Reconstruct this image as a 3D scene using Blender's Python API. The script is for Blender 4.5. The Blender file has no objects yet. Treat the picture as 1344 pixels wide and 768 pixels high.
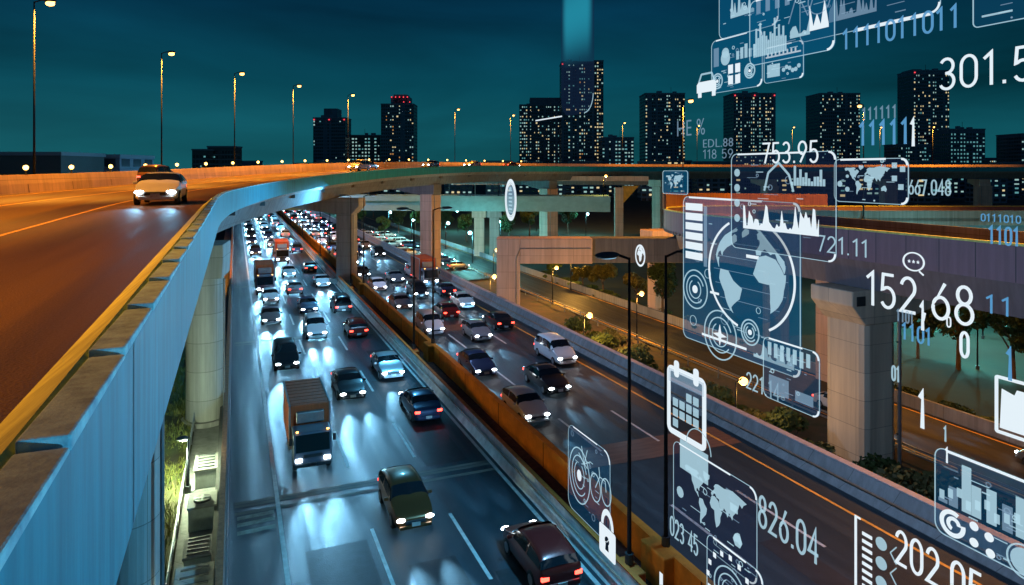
import bpy, bmesh, math, random
from mathutils import Matrix, Vector
random.seed(11)
R = math.radians
SC = bpy.context.scene
COL = SC.collection
PI = math.pi

# ------------------------------------------------------------------ camera
F, CX, HZ, XVP, CAMZ = 896.0, 672.0, 224.0, 308.0, 15.0
TH = math.atan((CX - XVP) / F)
CT, ST = math.cos(TH), math.sin(TH)
cam_d = bpy.data.cameras.new('camera')
cam_d.lens = 24.0; cam_d.sensor_width = 36.0
cam_d.shift_y = -(384 - HZ) / 1344.0
cam_d.clip_start = 0.05; cam_d.clip_end = 5000
cam = bpy.data.objects.new('camera', cam_d); COL.objects.link(cam)
cam.location = (0, 0, CAMZ); cam.rotation_euler = (PI / 2, 0, -TH)
SC.camera = cam
SC.render.engine = 'CYCLES'
SC.cycles.use_denoising = True
SC.cycles.max_bounces = 5
SC.cycles.diffuse_bounces = 2
SC.cycles.glossy_bounces = 3
SC.cycles.transparent_max_bounces = 24
SC.cycles.sample_clamp_indirect = 4
SC.cycles.use_light_tree = True
SC.cycles.caustics_reflective = False
SC.cycles.caustics_refractive = False
SC.view_settings.view_transform = 'Standard'
SC.view_settings.look = 'None'
SC.view_settings.exposure = 0.0
SC.view_settings.gamma = 1.0

# ------------------------------------------------------------------ night sky
W = bpy.data.worlds.new('World'); SC.world = W; W.use_nodes = True
wn = W.node_tree; wn.nodes.clear()
out = wn.nodes.new('ShaderNodeOutputWorld'); bg = wn.nodes.new('ShaderNodeBackground')
sky = wn.nodes.new('ShaderNodeTexSky'); sky.sky_type = 'NISHITA'; sky.sun_disc = False
SUN_EL, SUN_AZ = R(-6), R(-60)
sky.sun_elevation = SUN_EL; sky.sun_rotation = SUN_AZ
tc = wn.nodes.new('ShaderNodeTexCoord'); sep = wn.nodes.new('ShaderNodeSeparateXYZ')
rmp = wn.nodes.new('ShaderNodeValToRGB')
e = rmp.color_ramp.elements
e[0].position = 0.0; e[0].color = (0.0060, 0.092, 0.112, 1)
e[1].position = 0.37; e[1].color = (0.0006, 0.010, 0.034, 1)
m_ = e.new(0.12); m_.color = (0.0018, 0.050, 0.075, 1)
m_ = e.new(0.22); m_.color = (0.0010, 0.028, 0.058, 1)
nz = wn.nodes.new('ShaderNodeTexNoise'); nz.inputs['Scale'].default_value = 1.5; nz.inputs['Detail'].default_value = 7; nz.inputs['Distortion'].default_value = .6
mp = wn.nodes.new('ShaderNodeMapping'); mp.inputs['Scale'].default_value = (1, 1, 5)
cr = wn.nodes.new('ShaderNodeMapRange'); cr.inputs[1].default_value = .3; cr.inputs[2].default_value = .75
cr.inputs[3].default_value = .50; cr.inputs[4].default_value = 1.55
mul = wn.nodes.new('ShaderNodeVectorMath'); mul.operation = 'SCALE'
sc2 = wn.nodes.new('ShaderNodeVectorMath'); sc2.operation = 'SCALE'; sc2.inputs['Scale'].default_value = 0.05
add = wn.nodes.new('ShaderNodeVectorMath'); add.operation = 'ADD'
L = wn.links.new
L(tc.outputs['Generated'], sep.inputs[0]); L(sep.outputs['Z'], rmp.inputs[0])
L(tc.outputs['Generated'], mp.inputs[0]); L(mp.outputs[0], nz.inputs['Vector']); L(nz.outputs['Fac'], cr.inputs[0])
L(rmp.outputs[0], mul.inputs[0]); L(cr.outputs[0], mul.inputs['Scale'])
L(sky.outputs[0], sc2.inputs[0]); L(mul.outputs[0], add.inputs[0]); L(sc2.outputs[0], add.inputs[1])
L(add.outputs[0], bg.inputs[0]); bg.inputs[1].default_value = 1.0; L(bg.outputs[0], out.inputs[0])

moon_d = bpy.data.lights.new('moon', 'SUN'); moon_d.energy = 0.02; moon_d.angle = R(0.5); moon_d.color = (.6, .8, 1)
moon = bpy.data.objects.new('moon', moon_d); COL.objects.link(moon); moon.rotation_euler = (R(50), 0, R(40))

# lamp strengths (W) and colours
P_FLY, C_FLY = 22000, (1.0, 0.36, 0.03)
P_HWY, C_HWY = 8000, (0.12, 0.56, 0.95)
P_HWR, C_HWR = 5200, (0.34, 0.52, 0.86)
P_COOL, C_COOL = 5000, (0.20, 0.85, 0.85)
P_WARM, C_WARM = 2600, (1.0, 0.48, 0.08)
P_HEAD, C_HEAD = 2300, (0.26, 0.66, 1.0)

# ------------------------------------------------------------------ helpers
def cam2w(x, z):
    return (x * CT + z * ST, -x * ST + z * CT)
def at(px, depth):
    return cam2w((px - CX) / F * depth, depth)
def w2cam(X, Y):
    return (X * CT - Y * ST, X * ST + Y * CT)

MATS = {}
def mat(name, base, rough=.7, metal=0.0, noise=0.0, scale=4.0, bump=0.0, spec=.5, streak=False, emit=None, estr=0, nsamp=True, panel=None, base2=None, stretch=None, coat=0):
    if name in MATS: return MATS[name]
    m = bpy.data.materials.new(name); m.use_nodes = True
    n = m.node_tree; b = n.nodes['Principled BSDF']
    b.inputs['Base Color'].default_value = (*base, 1); b.inputs['Roughness'].default_value = rough
    b.inputs['Metallic'].default_value = metal; b.inputs['Specular IOR Level'].default_value = spec
    if coat: b.inputs['Coat Weight'].default_value = coat
    if emit:
        b.inputs['Emission Color'].default_value = (*emit, 1); b.inputs['Emission Strength'].default_value = estr
        if nsamp: m.cycles.emission_sampling = 'NONE'
    if noise or bump:
        c = n.nodes.new('ShaderNodeTexCoord'); t = n.nodes.new('ShaderNodeTexNoise')
        t.inputs['Scale'].default_value = scale; t.inputs['Detail'].default_value = 8; t.inputs['Roughness'].default_value = .65
        mpn = n.nodes.new('ShaderNodeMapping')
        if streak: mpn.inputs['Scale'].default_value = (3, 3, .18)
        if stretch: mpn.inputs['Scale'].default_value = stretch
        n.links.new(c.outputs['Object'], mpn.inputs[0]); n.links.new(mpn.outputs[0], t.inputs['Vector'])
        mr = n.nodes.new('ShaderNodeMapRange'); mr.inputs[1].default_value = .32; mr.inputs[2].default_value = .68
        n.links.new(t.outputs['Fac'], mr.inputs[0])
        mx = n.nodes.new('ShaderNodeMix'); mx.data_type = 'RGBA'
        dk = base2 or tuple(v * (1 - noise) for v in base)
        mx.inputs[6].default_value = (*dk, 1); mx.inputs[7].default_value = (*[min(1, v * (1 + noise * .6)) for v in base], 1)
        n.links.new(mr.outputs[0], mx.inputs[0]); n.links.new(mx.outputs[2], b.inputs['Base Color'])
        if panel:
            sx = n.nodes.new('ShaderNodeSeparateXYZ'); ad = n.nodes.new('ShaderNodeMath'); cb = n.nodes.new('ShaderNodeCombineXYZ'); br = n.nodes.new('ShaderNodeTexBrick')
            n.links.new(c.outputs['Object'], sx.inputs[0]); n.links.new(sx.outputs[0], ad.inputs[0]); n.links.new(sx.outputs[1], ad.inputs[1]); n.links.new(ad.outputs[0], cb.inputs[0]); n.links.new(sx.outputs[2], cb.inputs[1])
            n.links.new(cb.outputs[0], br.inputs['Vector']); br.offset = 0; br.inputs['Scale'].default_value = 1
            br.inputs['Brick Width'].default_value = panel[0]; br.inputs['Row Height'].default_value = panel[1]; br.inputs['Mortar Size'].default_value = .018
            br.inputs['Color1'].default_value = (1, 1, 1, 1); br.inputs['Color2'].default_value = (.86, .86, .86, 1); br.inputs['Mortar'].default_value = (.5, .5, .5, 1)
            m2 = n.nodes.new('ShaderNodeMix'); m2.data_type = 'RGBA'; m2.blend_type = 'MULTIPLY'; m2.inputs[0].default_value = 1
            n.links.new(mx.outputs[2], m2.inputs[6]); n.links.new(br.outputs['Color'], m2.inputs[7]); n.links.new(m2.outputs[2], b.inputs['Base Color'])
        t2 = n.nodes.new('ShaderNodeTexNoise'); t2.inputs['Scale'].default_value = scale * 9; t2.inputs['Detail'].default_value = 4
        n.links.new(c.outputs['Object'], t2.inputs['Vector'])
        if bump:
            bp = n.nodes.new('ShaderNodeBump'); bp.inputs['Strength'].default_value = bump; bp.inputs['Distance'].default_value = .02
            n.links.new(t2.outputs['Fac'], bp.inputs['Height']); n.links.new(bp.outputs[0], b.inputs['Normal'])
    MATS[name] = m
    return m

def asphalt(name, base, r0, r1):
    m = bpy.data.materials.new(name); m.use_nodes = True
    n = m.node_tree; b = n.nodes['Principled BSDF']; lk = n.links.new; b.inputs['Specular IOR Level'].default_value = .35
    c = n.nodes.new('ShaderNodeTexCoord')
    def noise(scale, stretch, det=6):
        mpn = n.nodes.new('ShaderNodeMapping'); mpn.inputs['Scale'].default_value = stretch
        t = n.nodes.new('ShaderNodeTexNoise'); t.inputs['Scale'].default_value = scale; t.inputs['Detail'].default_value = det
        lk(c.outputs['Object'], mpn.inputs[0]); lk(mpn.outputs[0], t.inputs['Vector']); return t
    a = noise(1.3, (1, .03, 1)); g = noise(38, (1, 1, 1), 3); p = noise(.12, (1, 1, 1))
    ad = n.nodes.new('ShaderNodeMath'); ad.operation = 'MULTIPLY_ADD'; ad.inputs[1].default_value = .6
    lk(a.outputs['Fac'], ad.inputs[0]); 
    ml = n.nodes.new('ShaderNodeMath'); ml.operation = 'MULTIPLY'; ml.inputs[1].default_value = .4
    lk(g.outputs['Fac'], ml.inputs[0]); lk(ml.outputs[0], ad.inputs[2])
    mr = n.nodes.new('ShaderNodeMapRange'); mr.inputs[1].default_value = .3; mr.inputs[2].default_value = .7
    lk(ad.outputs[0], mr.inputs[0])
    mx = n.nodes.new('ShaderNodeMix'); mx.data_type = 'RGBA'
    mx.inputs[6].default_value = (*[v * .45 for v in base], 1); mx.inputs[7].default_value = (*[v * 1.75 for v in base], 1)
    lk(mr.outputs[0], mx.inputs[0]); lk(mx.outputs[2], b.inputs['Base Color'])
    rr = n.nodes.new('ShaderNodeMapRange'); rr.inputs[1].default_value = .35; rr.inputs[2].default_value = .65
    rr.inputs[3].default_value = r0; rr.inputs[4].default_value = r1
    lk(a.outputs['Fac'], rr.inputs[0]); lk(rr.outputs[0], b.inputs['Roughness'])
    bp = n.nodes.new('ShaderNodeBump'); bp.inputs['Strength'].default_value = .5; bp.inputs['Distance'].default_value = .03
    lk(g.outputs['Fac'], bp.inputs['Height']); lk(bp.outputs[0], b.inputs['Normal'])
    return m

class MB:
    def __init__(s): s.v = []; s.f = []
    def poly(s, pts):
        k = len(s.v); s.v += [tuple(p) for p in pts]; s.f.append(tuple(range(k, k + len(pts))))
    def box(s, c, d, rz=0.0, taper=1.0):
        k = len(s.v); hx, hy, hz = d[0] / 2, d[1] / 2, d[2] / 2
        ca, sa = math.cos(rz), math.sin(rz)
        for z, q in ((-hz, 1), (hz, taper)):
            for x, y in ((-hx, -hy), (hx, -hy), (hx, hy), (-hx, hy)):
                x *= q; y *= q
                s.v.append((c[0] + x * ca - y * sa, c[1] + x * sa + y * ca, c[2] + z))
        s.f += [tuple(k + i for i in q) for q in ((0, 3, 2, 1), (4, 5, 6, 7), (0, 1, 5, 4), (1, 2, 6, 5), (2, 3, 7, 6), (3, 0, 4, 7))]
        return s
    def tube(s, pts, r, n=10, cap=True):
        pts = [Vector(p) for p in pts]
        if not hasattr(r, '__len__'): r = [r] * len(pts)
        k = len(s.v); up = Vector((0, 0, 1))
        for i, p in enumerate(pts):
            d = (pts[min(i + 1, len(pts) - 1)] - pts[max(i - 1, 0)]).normalized()
            a = d.cross(up if abs(d.z) < .95 else Vector((1, 0, 0))).normalized(); b = d.cross(a)
            for j in range(n):
                t = 2 * PI * j / n
                s.v.append(tuple(p + (a * math.cos(t) + b * math.sin(t)) * r[i]))
        for i in range(len(pts) - 1):
            for j in range(n):
                s.f.append((k + i * n + j, k + i * n + (j + 1) % n, k + (i + 1) * n + (j + 1) % n, k + (i + 1) * n + j))
        if cap:
            s.f.append(tuple(k + j for j in range(n))[::-1]); s.f.append(tuple(k + (len(pts) - 1) * n + j for j in range(n)))
        return s
    def prism(s, prof, a, b):           # prof: (y,z) polygon swept along x from a to b
        k = len(s.v); n = len(prof)
        s.v += [(a, y, z) for y, z in prof] + [(b, y, z) for y, z in prof]
        s.f.append(tuple(range(k, k + n))[::-1]); s.f.append(tuple(range(k + n, k + 2 * n)))
        for i in range(n): s.f.append((k + i, k + (i + 1) % n, k + n + (i + 1) % n, k + n + i))
        return s
    def prism_y(s, prof, a, b):         # prof: (x,z) polygon swept along y
        k = len(s.v); n = len(prof)
        s.v += [(x, a, z) for x, z in prof] + [(x, b, z) for x, z in prof]
        s.f.append(tuple(range(k, k + n))); s.f.append(tuple(range(k + n, k + 2 * n))[::-1])
        for i in range(n): s.f.append((k + i, k + n + i, k + n + (i + 1) % n, k + (i + 1) % n))
        return s
    def ball(s, c, r, nu=10, nv=6):
        if not hasattr(r, '__len__'): r = (r, r, r)
        k = len(s.v)
        for i in range(nv + 1):
            a = PI * i / nv
            for j in range(nu):
                t = 2 * PI * j / nu
                s.v.append((c[0] + r[0] * math.sin(a) * math.cos(t), c[1] + r[1] * math.sin(a) * math.sin(t), c[2] + r[2] * math.cos(a)))
        for i in range(nv):
            for j in range(nu):
                s.f.append((k + i * nu + j, k + (i + 1) * nu + j, k + (i + 1) * nu + (j + 1) % nu, k + i * nu + (j + 1) % nu))
        return s
    def mesh(s, name, m, smooth=False):
        me = bpy.data.meshes.new(name); me.from_pydata(s.v, [], s.f)
        bm = bmesh.new(); bm.from_mesh(me); bmesh.ops.recalc_face_normals(bm, faces=bm.faces); bm.to_mesh(me); bm.free()
        if m: me.materials.append(m)
        if smooth:
            for p in me.polygons: p.use_smooth = True
        return me
    def obj(s, name, m, parent=None, smooth=False, bevel=0):
        return link(name, s.mesh(name, m, smooth), parent, bevel)

def link(name, me, parent=None, bevel=0):
    o = bpy.data.objects.new(name, me); COL.objects.link(o)
    if parent: o.parent = parent
    if bevel:
        b = o.modifiers.new('Bevel', 'BEVEL'); b.width = bevel; b.segments = 2; b.limit_method = 'ANGLE'
    return o
def tag(o, label=None, cat=None, group=None, kind=None):
    if label: o['label'] = label
    if cat: o['category'] = cat
    if group: o['group'] = group
    if kind: o['kind'] = kind
    return o
def thing(name, label, cat, loc=(0, 0, 0), rz=0, group=None):
    o = bpy.data.objects.new(name, None); COL.objects.link(o); o.empty_display_size = .3
    o.location = loc; o.rotation_euler = (0, 0, rz)
    return tag(o, label, cat, group)
def dup(root, loc, rz=0, label=None, group=None):
    def cp(o, parent):
        c = o.copy(); COL.objects.link(c)
        if parent is not None: c.parent = parent
        for ch in o.children: cp(ch, c)
        return c
    r = cp(root, None); r.location = loc; r.rotation_euler = (0, 0, rz)
    if label: r['label'] = label
    if group: r['group'] = group
    return r
ORD = ['nearest', 'second', 'third', 'fourth', 'fifth', 'sixth', 'seventh', 'eighth', 'ninth', 'tenth', 'eleventh', 'twelfth', 'thirteenth',
       'fourteenth', 'fifteenth', 'sixteenth', 'seventeenth', 'eighteenth', 'nineteenth', 'twentieth', 'twenty-first', 'twenty-second', 'twenty-third', 'twenty-fourth', 'twenty-fifth', 'twenty-sixth']
def spot(name, parent, loc, power, color, cone=150, blend=.8, rad=.15, rot=(0, 0, 0)):
    l = bpy.data.lights.new(name, 'SPOT'); l.energy = power; l.color = color; l.spot_size = R(cone); l.spot_blend = blend; l.shadow_soft_size = rad
    o = bpy.data.objects.new(name, l); COL.objects.link(o); o.parent = parent; o.location = loc; o.rotation_euler = rot
    return o

# ------------------------------------------------------------------ materials
M_ROAD = asphalt('wet_asphalt', (.020, .031, .040), .36, .62)
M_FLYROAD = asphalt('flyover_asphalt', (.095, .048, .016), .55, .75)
M_SIDE = asphalt('side_asphalt', (.022, .024, .027), .5, .7)
M_CONC = mat('pale_concrete', (.36, .37, .36), .8, noise=.28, scale=.7, bump=.25, streak=True, panel=(2.4, 1.8))
M_CONC2 = mat('grey_concrete', (.27, .28, .28), .82, noise=.3, scale=.8, bump=.25, streak=True, panel=(2.4, 1.8))
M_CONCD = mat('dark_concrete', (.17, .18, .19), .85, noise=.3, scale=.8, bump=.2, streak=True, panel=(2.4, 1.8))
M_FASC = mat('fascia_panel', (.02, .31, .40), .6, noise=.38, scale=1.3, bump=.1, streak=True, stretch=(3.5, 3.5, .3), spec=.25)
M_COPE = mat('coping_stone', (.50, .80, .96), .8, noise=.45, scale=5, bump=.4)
M_KERB = mat('yellow_kerb', (.70, .78, .22), .75, noise=.35, scale=3, bump=.3)
M_OCHRE = mat('ochre_wall', (.62, .31, .035), .7, noise=.3, scale=1.2, bump=.2)
M_BEIGE = mat('beige_concrete', (.64, .47, .38), .8, noise=.22, scale=.6, bump=.2, streak=True, panel=(2.4, 1.8))
M_TEALST = mat('teal_girder', (.22, .40, .40), .6, noise=.2, scale=.5, bump=.1)
M_RUST = mat('rust_panel', (.30, .13, .06), .8, noise=.45, scale=2, bump=.2, streak=True)
M_BALL = mat('brown_ballast', (.07, .04, .03), .95, noise=.6, scale=3, bump=.9)
M_GRASSG = mat('grass_soil', (.055, .07, .02), .95, noise=.5, scale=.6, bump=.8, base2=(.05, .035, .015))
M_GRND = mat('city_ground', (.035, .035, .035), .95, noise=.4, scale=.05)
M_BANK = mat('bank_soil', (.09, .05, .025), .95, noise=.5, scale=.5, bump=.8, base2=(.035, .04, .012))
M_WHITE = mat('white_paint', (.55, .55, .53), .6, noise=.35, scale=2.5)
M_YEL = mat('yellow_paint', (.75, .40, .07), .6, noise=.3, scale=2.5)
M_STEEL = mat('galvanised_steel', (.32, .34, .36), .45, metal=.7, noise=.15, scale=6)
M_DARKST = mat('dark_steel', (.06, .07, .08), .5, metal=.5)
M_BLACK = mat('black_rubber', (.015, .015, .016), .8)
M_GLASS = mat('car_glass', (.01, .014, .018), .08, spec=.8)
M_CHROME = mat('bright_alloy', (.5, .5, .52), .3, metal=.9)
M_HEADL = mat('headlight_lens', (.8, .8, .8), .2, emit=(.86, .96, 1), estr=28)
M_TAILL = mat('tail_light_lens', (.5, .02, .02), .3, emit=(1, .05, .03), estr=9)
M_SODIUM = mat('sodium_lens', (.8, .6, .3), .3, emit=(1, .45, .10), estr=7)
M_COOLL = mat('cool_lens', (.8, .9, 1), .3, emit=(.45, .9, 1), estr=7)
M_HWYL = mat('highway_lens', (.8, .9, 1), .3, emit=(.3, .7, 1), estr=.7)
M_REDL = mat('red_beacon', (.5, .05, .05), .3, emit=(1, .06, .08), estr=1.6)
M_LEAF = mat('leaf_green', (.06, .10, .025), .7, noise=.5, scale=1.2)
M_LEAF2 = mat('leaf_dark', (.035, .07, .03), .7, noise=.5, scale=1.2)
M_LEAF3 = mat('leaf_olive', (.11, .11, .03), .7, noise=.5, scale=1.2)
M_BARK = mat('bark', (.08, .055, .04), .9, noise=.4, scale=3)
M_PATCH = mat('joint_patch', (.16, .15, .13), .7, noise=.45, scale=2.0, stretch=(.3, 3, 1))
M_PATCHB = mat('brown_patch', (.13, .07, .045), .75, noise=.4, scale=1.5, stretch=(.3, 3, 1))

# ------------------------------------------------------------------ ground and highway (the setting)
GY0, GY1 = -40, 900
def sheet(name, x0, x1, y0, y1, z, m, ny=1):
    b = MB()
    for i in range(ny):
        a, c = y0 + (y1 - y0) * i / ny, y0 + (y1 - y0) * (i + 1) / ny
        b.poly([(x0, a, z), (x1, a, z), (x1, c, z), (x0, c, z)])
    return tag(b.obj(name, m), kind='structure')
sheet('ground', -2500, 2500, -300, 3000, -5.2, M_GRND)
# highway embankment slab under both carriageways
b = MB(); b.box((13.2, (GY0 + GY1) / 2, -.5 - .004), (28.1, GY1 - GY0, 1.0)); b.box((13.2, (GY0 + GY1) / 2, -3.1), (27.6, GY1 - GY0, 4.16))
tag(b.obj('highway_embankment', M_CONCD), kind='structure')
sheet('highway_road', -.30, 12.46, GY0, GY1, 0, M_ROAD)
sheet('highway_road', 14.78, 26.35, GY0, GY1, 0, M_ROAD)
sheet('median_ground', 12.95, 14.42, GY0, GY1, .02, M_BALL)
mk = MB()
def stripe(x, w, y0, y1): mk.poly([(x - w / 2, y0, .006), (x + w / 2, y0, .006), (x + w / 2, y1, .006), (x - w / 2, y1, .006)])
stripe(1.80, .18, GY0, GY1); stripe(12.2, .18, GY0, GY1)
stripe(15.25, .15, GY0, GY1)
for x in (5.32, 8.72, 18.15, 21.8):
    y = -11.0 if x < 10 else -14
    while y < 500: stripe(x, .15, y, y + 5.2); y += 11.5
tag(mk.obj('road_marking', M_WHITE), kind='structure')
mk = MB(); stripe(25.0, .16, GY0, GY1); tag(mk.obj('road_marking', M_YEL), kind='structure')
mk = MB(); mkb = MB()
for k, y in enumerate((1.0, 32.0, 63.0, 94)):
    for q in (0, .7, 1.0): mk.poly([(0, y + q, .004), (12.3, y + q + .02, .004), (12.3, y + q + .26, .004), (0, y + q + .24, .004)])
    mkb.poly([(14.9, y - 1.6, .004), (26, y - 1.9, .004), (26, y + .6, .004), (14.9, y + .8, .004)])
tag(mk.obj('road_joint', M_PATCH), kind='structure'); tag(mkb.obj('road_joint', M_PATCHB), kind='structure')
mk = MB()
for y in (30.2, 30.9, 31.5): mk.poly([(.1, y, .008), (1.6, y + .1, .008), (1.6, y + .42, .008), (.1, y + .32, .008)])
tag(mk.obj('shoulder_marking', mat('worn_paint', (.25, .27, .22), .7, noise=.6, scale=3)), kind='structure')

mk = MB(); rpt = random.Random(9)
for i in range(26):
    x = rpt.choice((3.4, 6.9, 10.4, 16.8, 20, 23.4)) + rpt.uniform(-.5, .5); y = rpt.uniform(14, 120); w, l = rpt.uniform(.8, 2.6) / 2, rpt.uniform(2, 9) / 2
    mk.poly([(x - w, y - l, .003 + i * .00004), (x + w, y - l, .003 + i * .00004), (x + w, y + l, .003 + i * .00004), (x - w, y + l, .003 + i * .00004)])
tag(mk.obj('asphalt_patch', mat('patch_asphalt', (.018, .02, .025), .6, noise=.4, scale=2, bump=.5)), kind='structure')
# roadside barriers
def barrier(name, label, prof, m, group=None, joints=None):
    t = thing(name, label, 'barrier', (0, 0, 0), 0, group)
    MB().prism_y(prof, GY0, GY1).obj('barrier_body', m, t)
    return t
t = barrier('highway_barrier', 'low concrete barrier with a rusty cap along the left edge of the left carriageway',
        [(-.62, 0), (-.33, 0), (-.36, .25), (-.42, .85), (-.56, .85)], M_CONC)
b = MB(); b.box((-.5, 430, .9), (.24, 940, .09)); b.obj('barrier_cap', M_RUST, t)
for z in (.35, .62): MB().tube([(-.28, GY0, z), (-.28, GY1, z)], .045, 6).obj('guard_rail', M_STEEL, t)
t = barrier('median_barrier', 'pale sloped concrete barrier between the left carriageway and the median strip',
        [(12.47, 0), (12.94, 0), (12.90, .95), (12.74, .95), (12.66, .35)], mat('barrier_pale', (.78, .78, .76), .65, noise=.3, scale=1.5, bump=.2))
MB().box((12.82, 430, .975), (.2, 940, .05)).obj('barrier_cap', mat('cap_paint', (.72, .20, .03), .7, noise=.3, scale=2), t)
MB().tube([(12.56, GY0, .62), (12.56, GY1, .62)], .05, 6).obj('guard_rail', mat('rail_paint', (.45, .3, .22), .5, noise=.3), t)
t = barrier('median_wall', 'ochre painted wall along the median beside the right carriageway',
        [(14.42, 0), (14.78, 0), (14.78, 1.3), (14.42, 1.3)], M_OCHRE)
b = MB()
y = -38
while y < 300: b.box((14.415, y, .65), (.02, .06, 1.28)); y += 6.3
b.obj('wall_joint', mat('joint_dark', (.12, .07, .02), .9), t)
t = barrier('highway_barrier', 'tall grey concrete barrier along the far edge of the right carriageway',
        [(26.36, 0), (27.2, 0), (27.2, 1.05), (26.85, 1.05), (26.62, .4)], M_CONC2)
b = MB()
y = -38
while y < 300: b.box((26.84, y, .55), (.3, .05, .98)); y += 8
MB().box((27.02, 430, 1.075), (.42, 940, .05)).obj('barrier_cap', mat('cap_steel', (.45, .42, .46), .5, noise=.2), t)
MB().tube([(26.5, GY0, .5), (26.5, GY1, .5)], .05, 6).obj('guard_rail', mat('rail_paint'.replace('paint', 'rust'), (.35, .18, .1), .5, noise=.3), t)

# left verge: service strip and grass
sheet('service_path', -2.3, -.63, GY0, 200, -1.0, M_CONC2)
def gz(x, y): return -1.0 + .22 * math.sin(x * .6 + y * .21) + .15 * math.sin(x * 1.7 - y * .5) - .02 * max(0, -x - 10)
b = MB()
xs = [-2.32 - .55 * i for i in range(70)]; ys = [-10 + 1.3 * i for i in range(110)]
k0 = len(b.v)
for y in ys:
    for x in xs: b.v.append((x, y, gz(x, y) if x < -2.4 else -1.05))
nx = len(xs)
for j in range(len(ys) - 1):
    for i in range(nx - 1): b.f.append((j * nx + i, j * nx + i + 1, (j + 1) * nx + i + 1, (j + 1) * nx + i))
tag(b.obj('grass_ground', M_GRASSG, smooth=True), kind='structure')
b = MB()
rg = random.Random(5)
for i in range(26000):
    x = -2.45 - abs(rg.gauss(0, 1)) * 4.5; y = rg.uniform(14, 75)
    cl = math.sin(x * 1.3 + y * .8) * math.sin(y * .43 - x * .7)
    if cl < rg.uniform(-1, .35): continue
    z = gz(x, y); h = rg.uniform(.12, .34) * (1.2 + .5 * cl); a = rg.uniform(0, 2 * PI); w = rg.uniform(.02, .045)
    dx, dy = math.cos(a) * w, math.sin(a) * w; lx, ly = rg.uniform(-.14, .14), rg.uniform(-.14, .14)
    b.poly([(x - dx, y - dy, z - .03), (x + dx, y + dy, z - .03), (x + lx, y + ly, z + h)])
tag(b.obj('verge_grass', mat('grass_blade', (.20, .19, .04), .7, noise=.5, scale=.7, base2=(.06, .10, .02))), 'long green grass on the verge below the flyover', 'grass', kind='stuff')
# right bank, verge, frontage road
b = MB()
prof = [(27.25, -.2), (29, -1.6), (31.5, -3.5), (35, -4.05), (40.0, -4.1), (42.2, -4.1)]
ys = [-40 + 4 * i for i in range(80)]
for y in ys:
    for x, z in prof: b.v.append((x, y, z + .12 * math.sin(y * .7 + x) + .1 * math.sin(y * 1.9 - x * 2)))
n = len(prof)
for j in range(len(ys) - 1):
    for i in range(n - 1): b.f.append((j * n + i, j * n + i + 1, (j + 1) * n + i + 1, (j + 1) * n + i))
tag(b.obj('bank_ground', M_BANK, smooth=True), kind='structure')
sheet('frontage_road', 42.2, 50.2, -40, 420, -4.0, M_SIDE)
sheet('park_ground', 50.2, 330, -40, 420, -4.2, mat('park_lawn', (.010, .022, .013), .95, noise=.5, scale=.15, bump=.5))
sheet('car_park', 29, 42, 112, 300, -3.9, M_SIDE)
mk = MB()
for x in (42.7, 49.7): mk.poly([(x - .08, -40, -3.994), (x + .08, -40, -3.994), (x + .08, 300, -3.994), (x - .08, 300, -3.994)])
tag(mk.obj('road_marking', M_YEL), kind='structure')
t = thing('guard_fence', 'low rail fence between the bank and the frontage road', 'fence', (41.2, 0, -4.1))
for z in (.55, .95): MB().box((0, 110, z), (.07, 300, .12)).obj('rail', M_STEEL, t)
pb = MB().box((0, 0, .5), (.1, .1, 1.05)).mesh('post', M_STEEL)
for i in range(60):
    o = link('post', pb, t); o.location = (0, -30 + 4.5 * i, 0)
t = thing('noise_wall', 'low pale wall along the far side of the frontage road', 'wall', (50.6, 0, -4.2))
MB().box((0, 130, .5), (.25, 260, 1.2)).obj('wall_panel', M_CONC2, t)

# ------------------------------------------------------------------ the flyover
XR, Y0, RAD = -.65, 31.0, 130.0
CXW = XR + RAD
DECK0 = 13.5
def smooth(t): t = max(0, min(1, t)); return t * t * (3 - 2 * t)
def fly(s):
    """right edge point, right-pointing normal, tangent angle, deck height at distance s"""
    z = DECK0 + 2.2 * smooth((s - 45) / 110)
    if s <= Y0: return (XR, s, z), (1, 0)
    f = (s - Y0) / RAD
    return (CXW - RAD * math.cos(f), Y0 + RAD * math.sin(f), z), (math.cos(f), -math.sin(f))
def fpos(s, u, dz=0):
    p, n = fly(s); return (p[0] + n[0] * u, p[1] + n[1] * u, p[2] + dz)
def sweep(fn, prof, ss, close=True):
    b = MB(); n = len(prof)
    for s in ss: b.v += [fn(s, u, w) for u, w in prof]
    for i in range(len(ss) - 1):
        for j in range(n if close else n - 1):
            q = (j + 1) % n
            b.f.append((i * n + j, i * n + q, (i + 1) * n + q, (i + 1) * n + j))
    if close: b.f.append(tuple(range(n))); b.f.append(tuple((len(ss) - 1) * n + j for j in range(n))[::-1])
    return b
SS = [-30, -15, 0, 10, 20] + [26 + 3 * i for i in range(120)]
DW = 14.0
FO = thing('flyover', 'long curved flyover with an orange lit deck sweeping over the highway', 'flyover', (0, 0, 0))
sweep(fpos, [(-.02, -.02), (-DW, -.02), (-DW, -.4), (-.02, -.4)], SS).obj('deck_slab', M_CONC2, FO)
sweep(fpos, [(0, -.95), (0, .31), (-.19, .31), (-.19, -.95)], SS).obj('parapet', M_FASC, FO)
sweep(fpos, [(-.192, .33), (-.22, .36), (-.62, .02), (-.62, -.018), (-.192, -.018)], SS).obj('kerb', M_KERB, FO)
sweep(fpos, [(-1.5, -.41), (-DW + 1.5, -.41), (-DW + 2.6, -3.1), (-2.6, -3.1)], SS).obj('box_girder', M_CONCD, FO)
sweep(fpos, [(-.20, -.96), (-1.2, -.96), (-1.48, -1.5), (-1.48, -.42), (-.20, -.42)], SS).obj('edge_beam', M_CONC2, FO)
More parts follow.
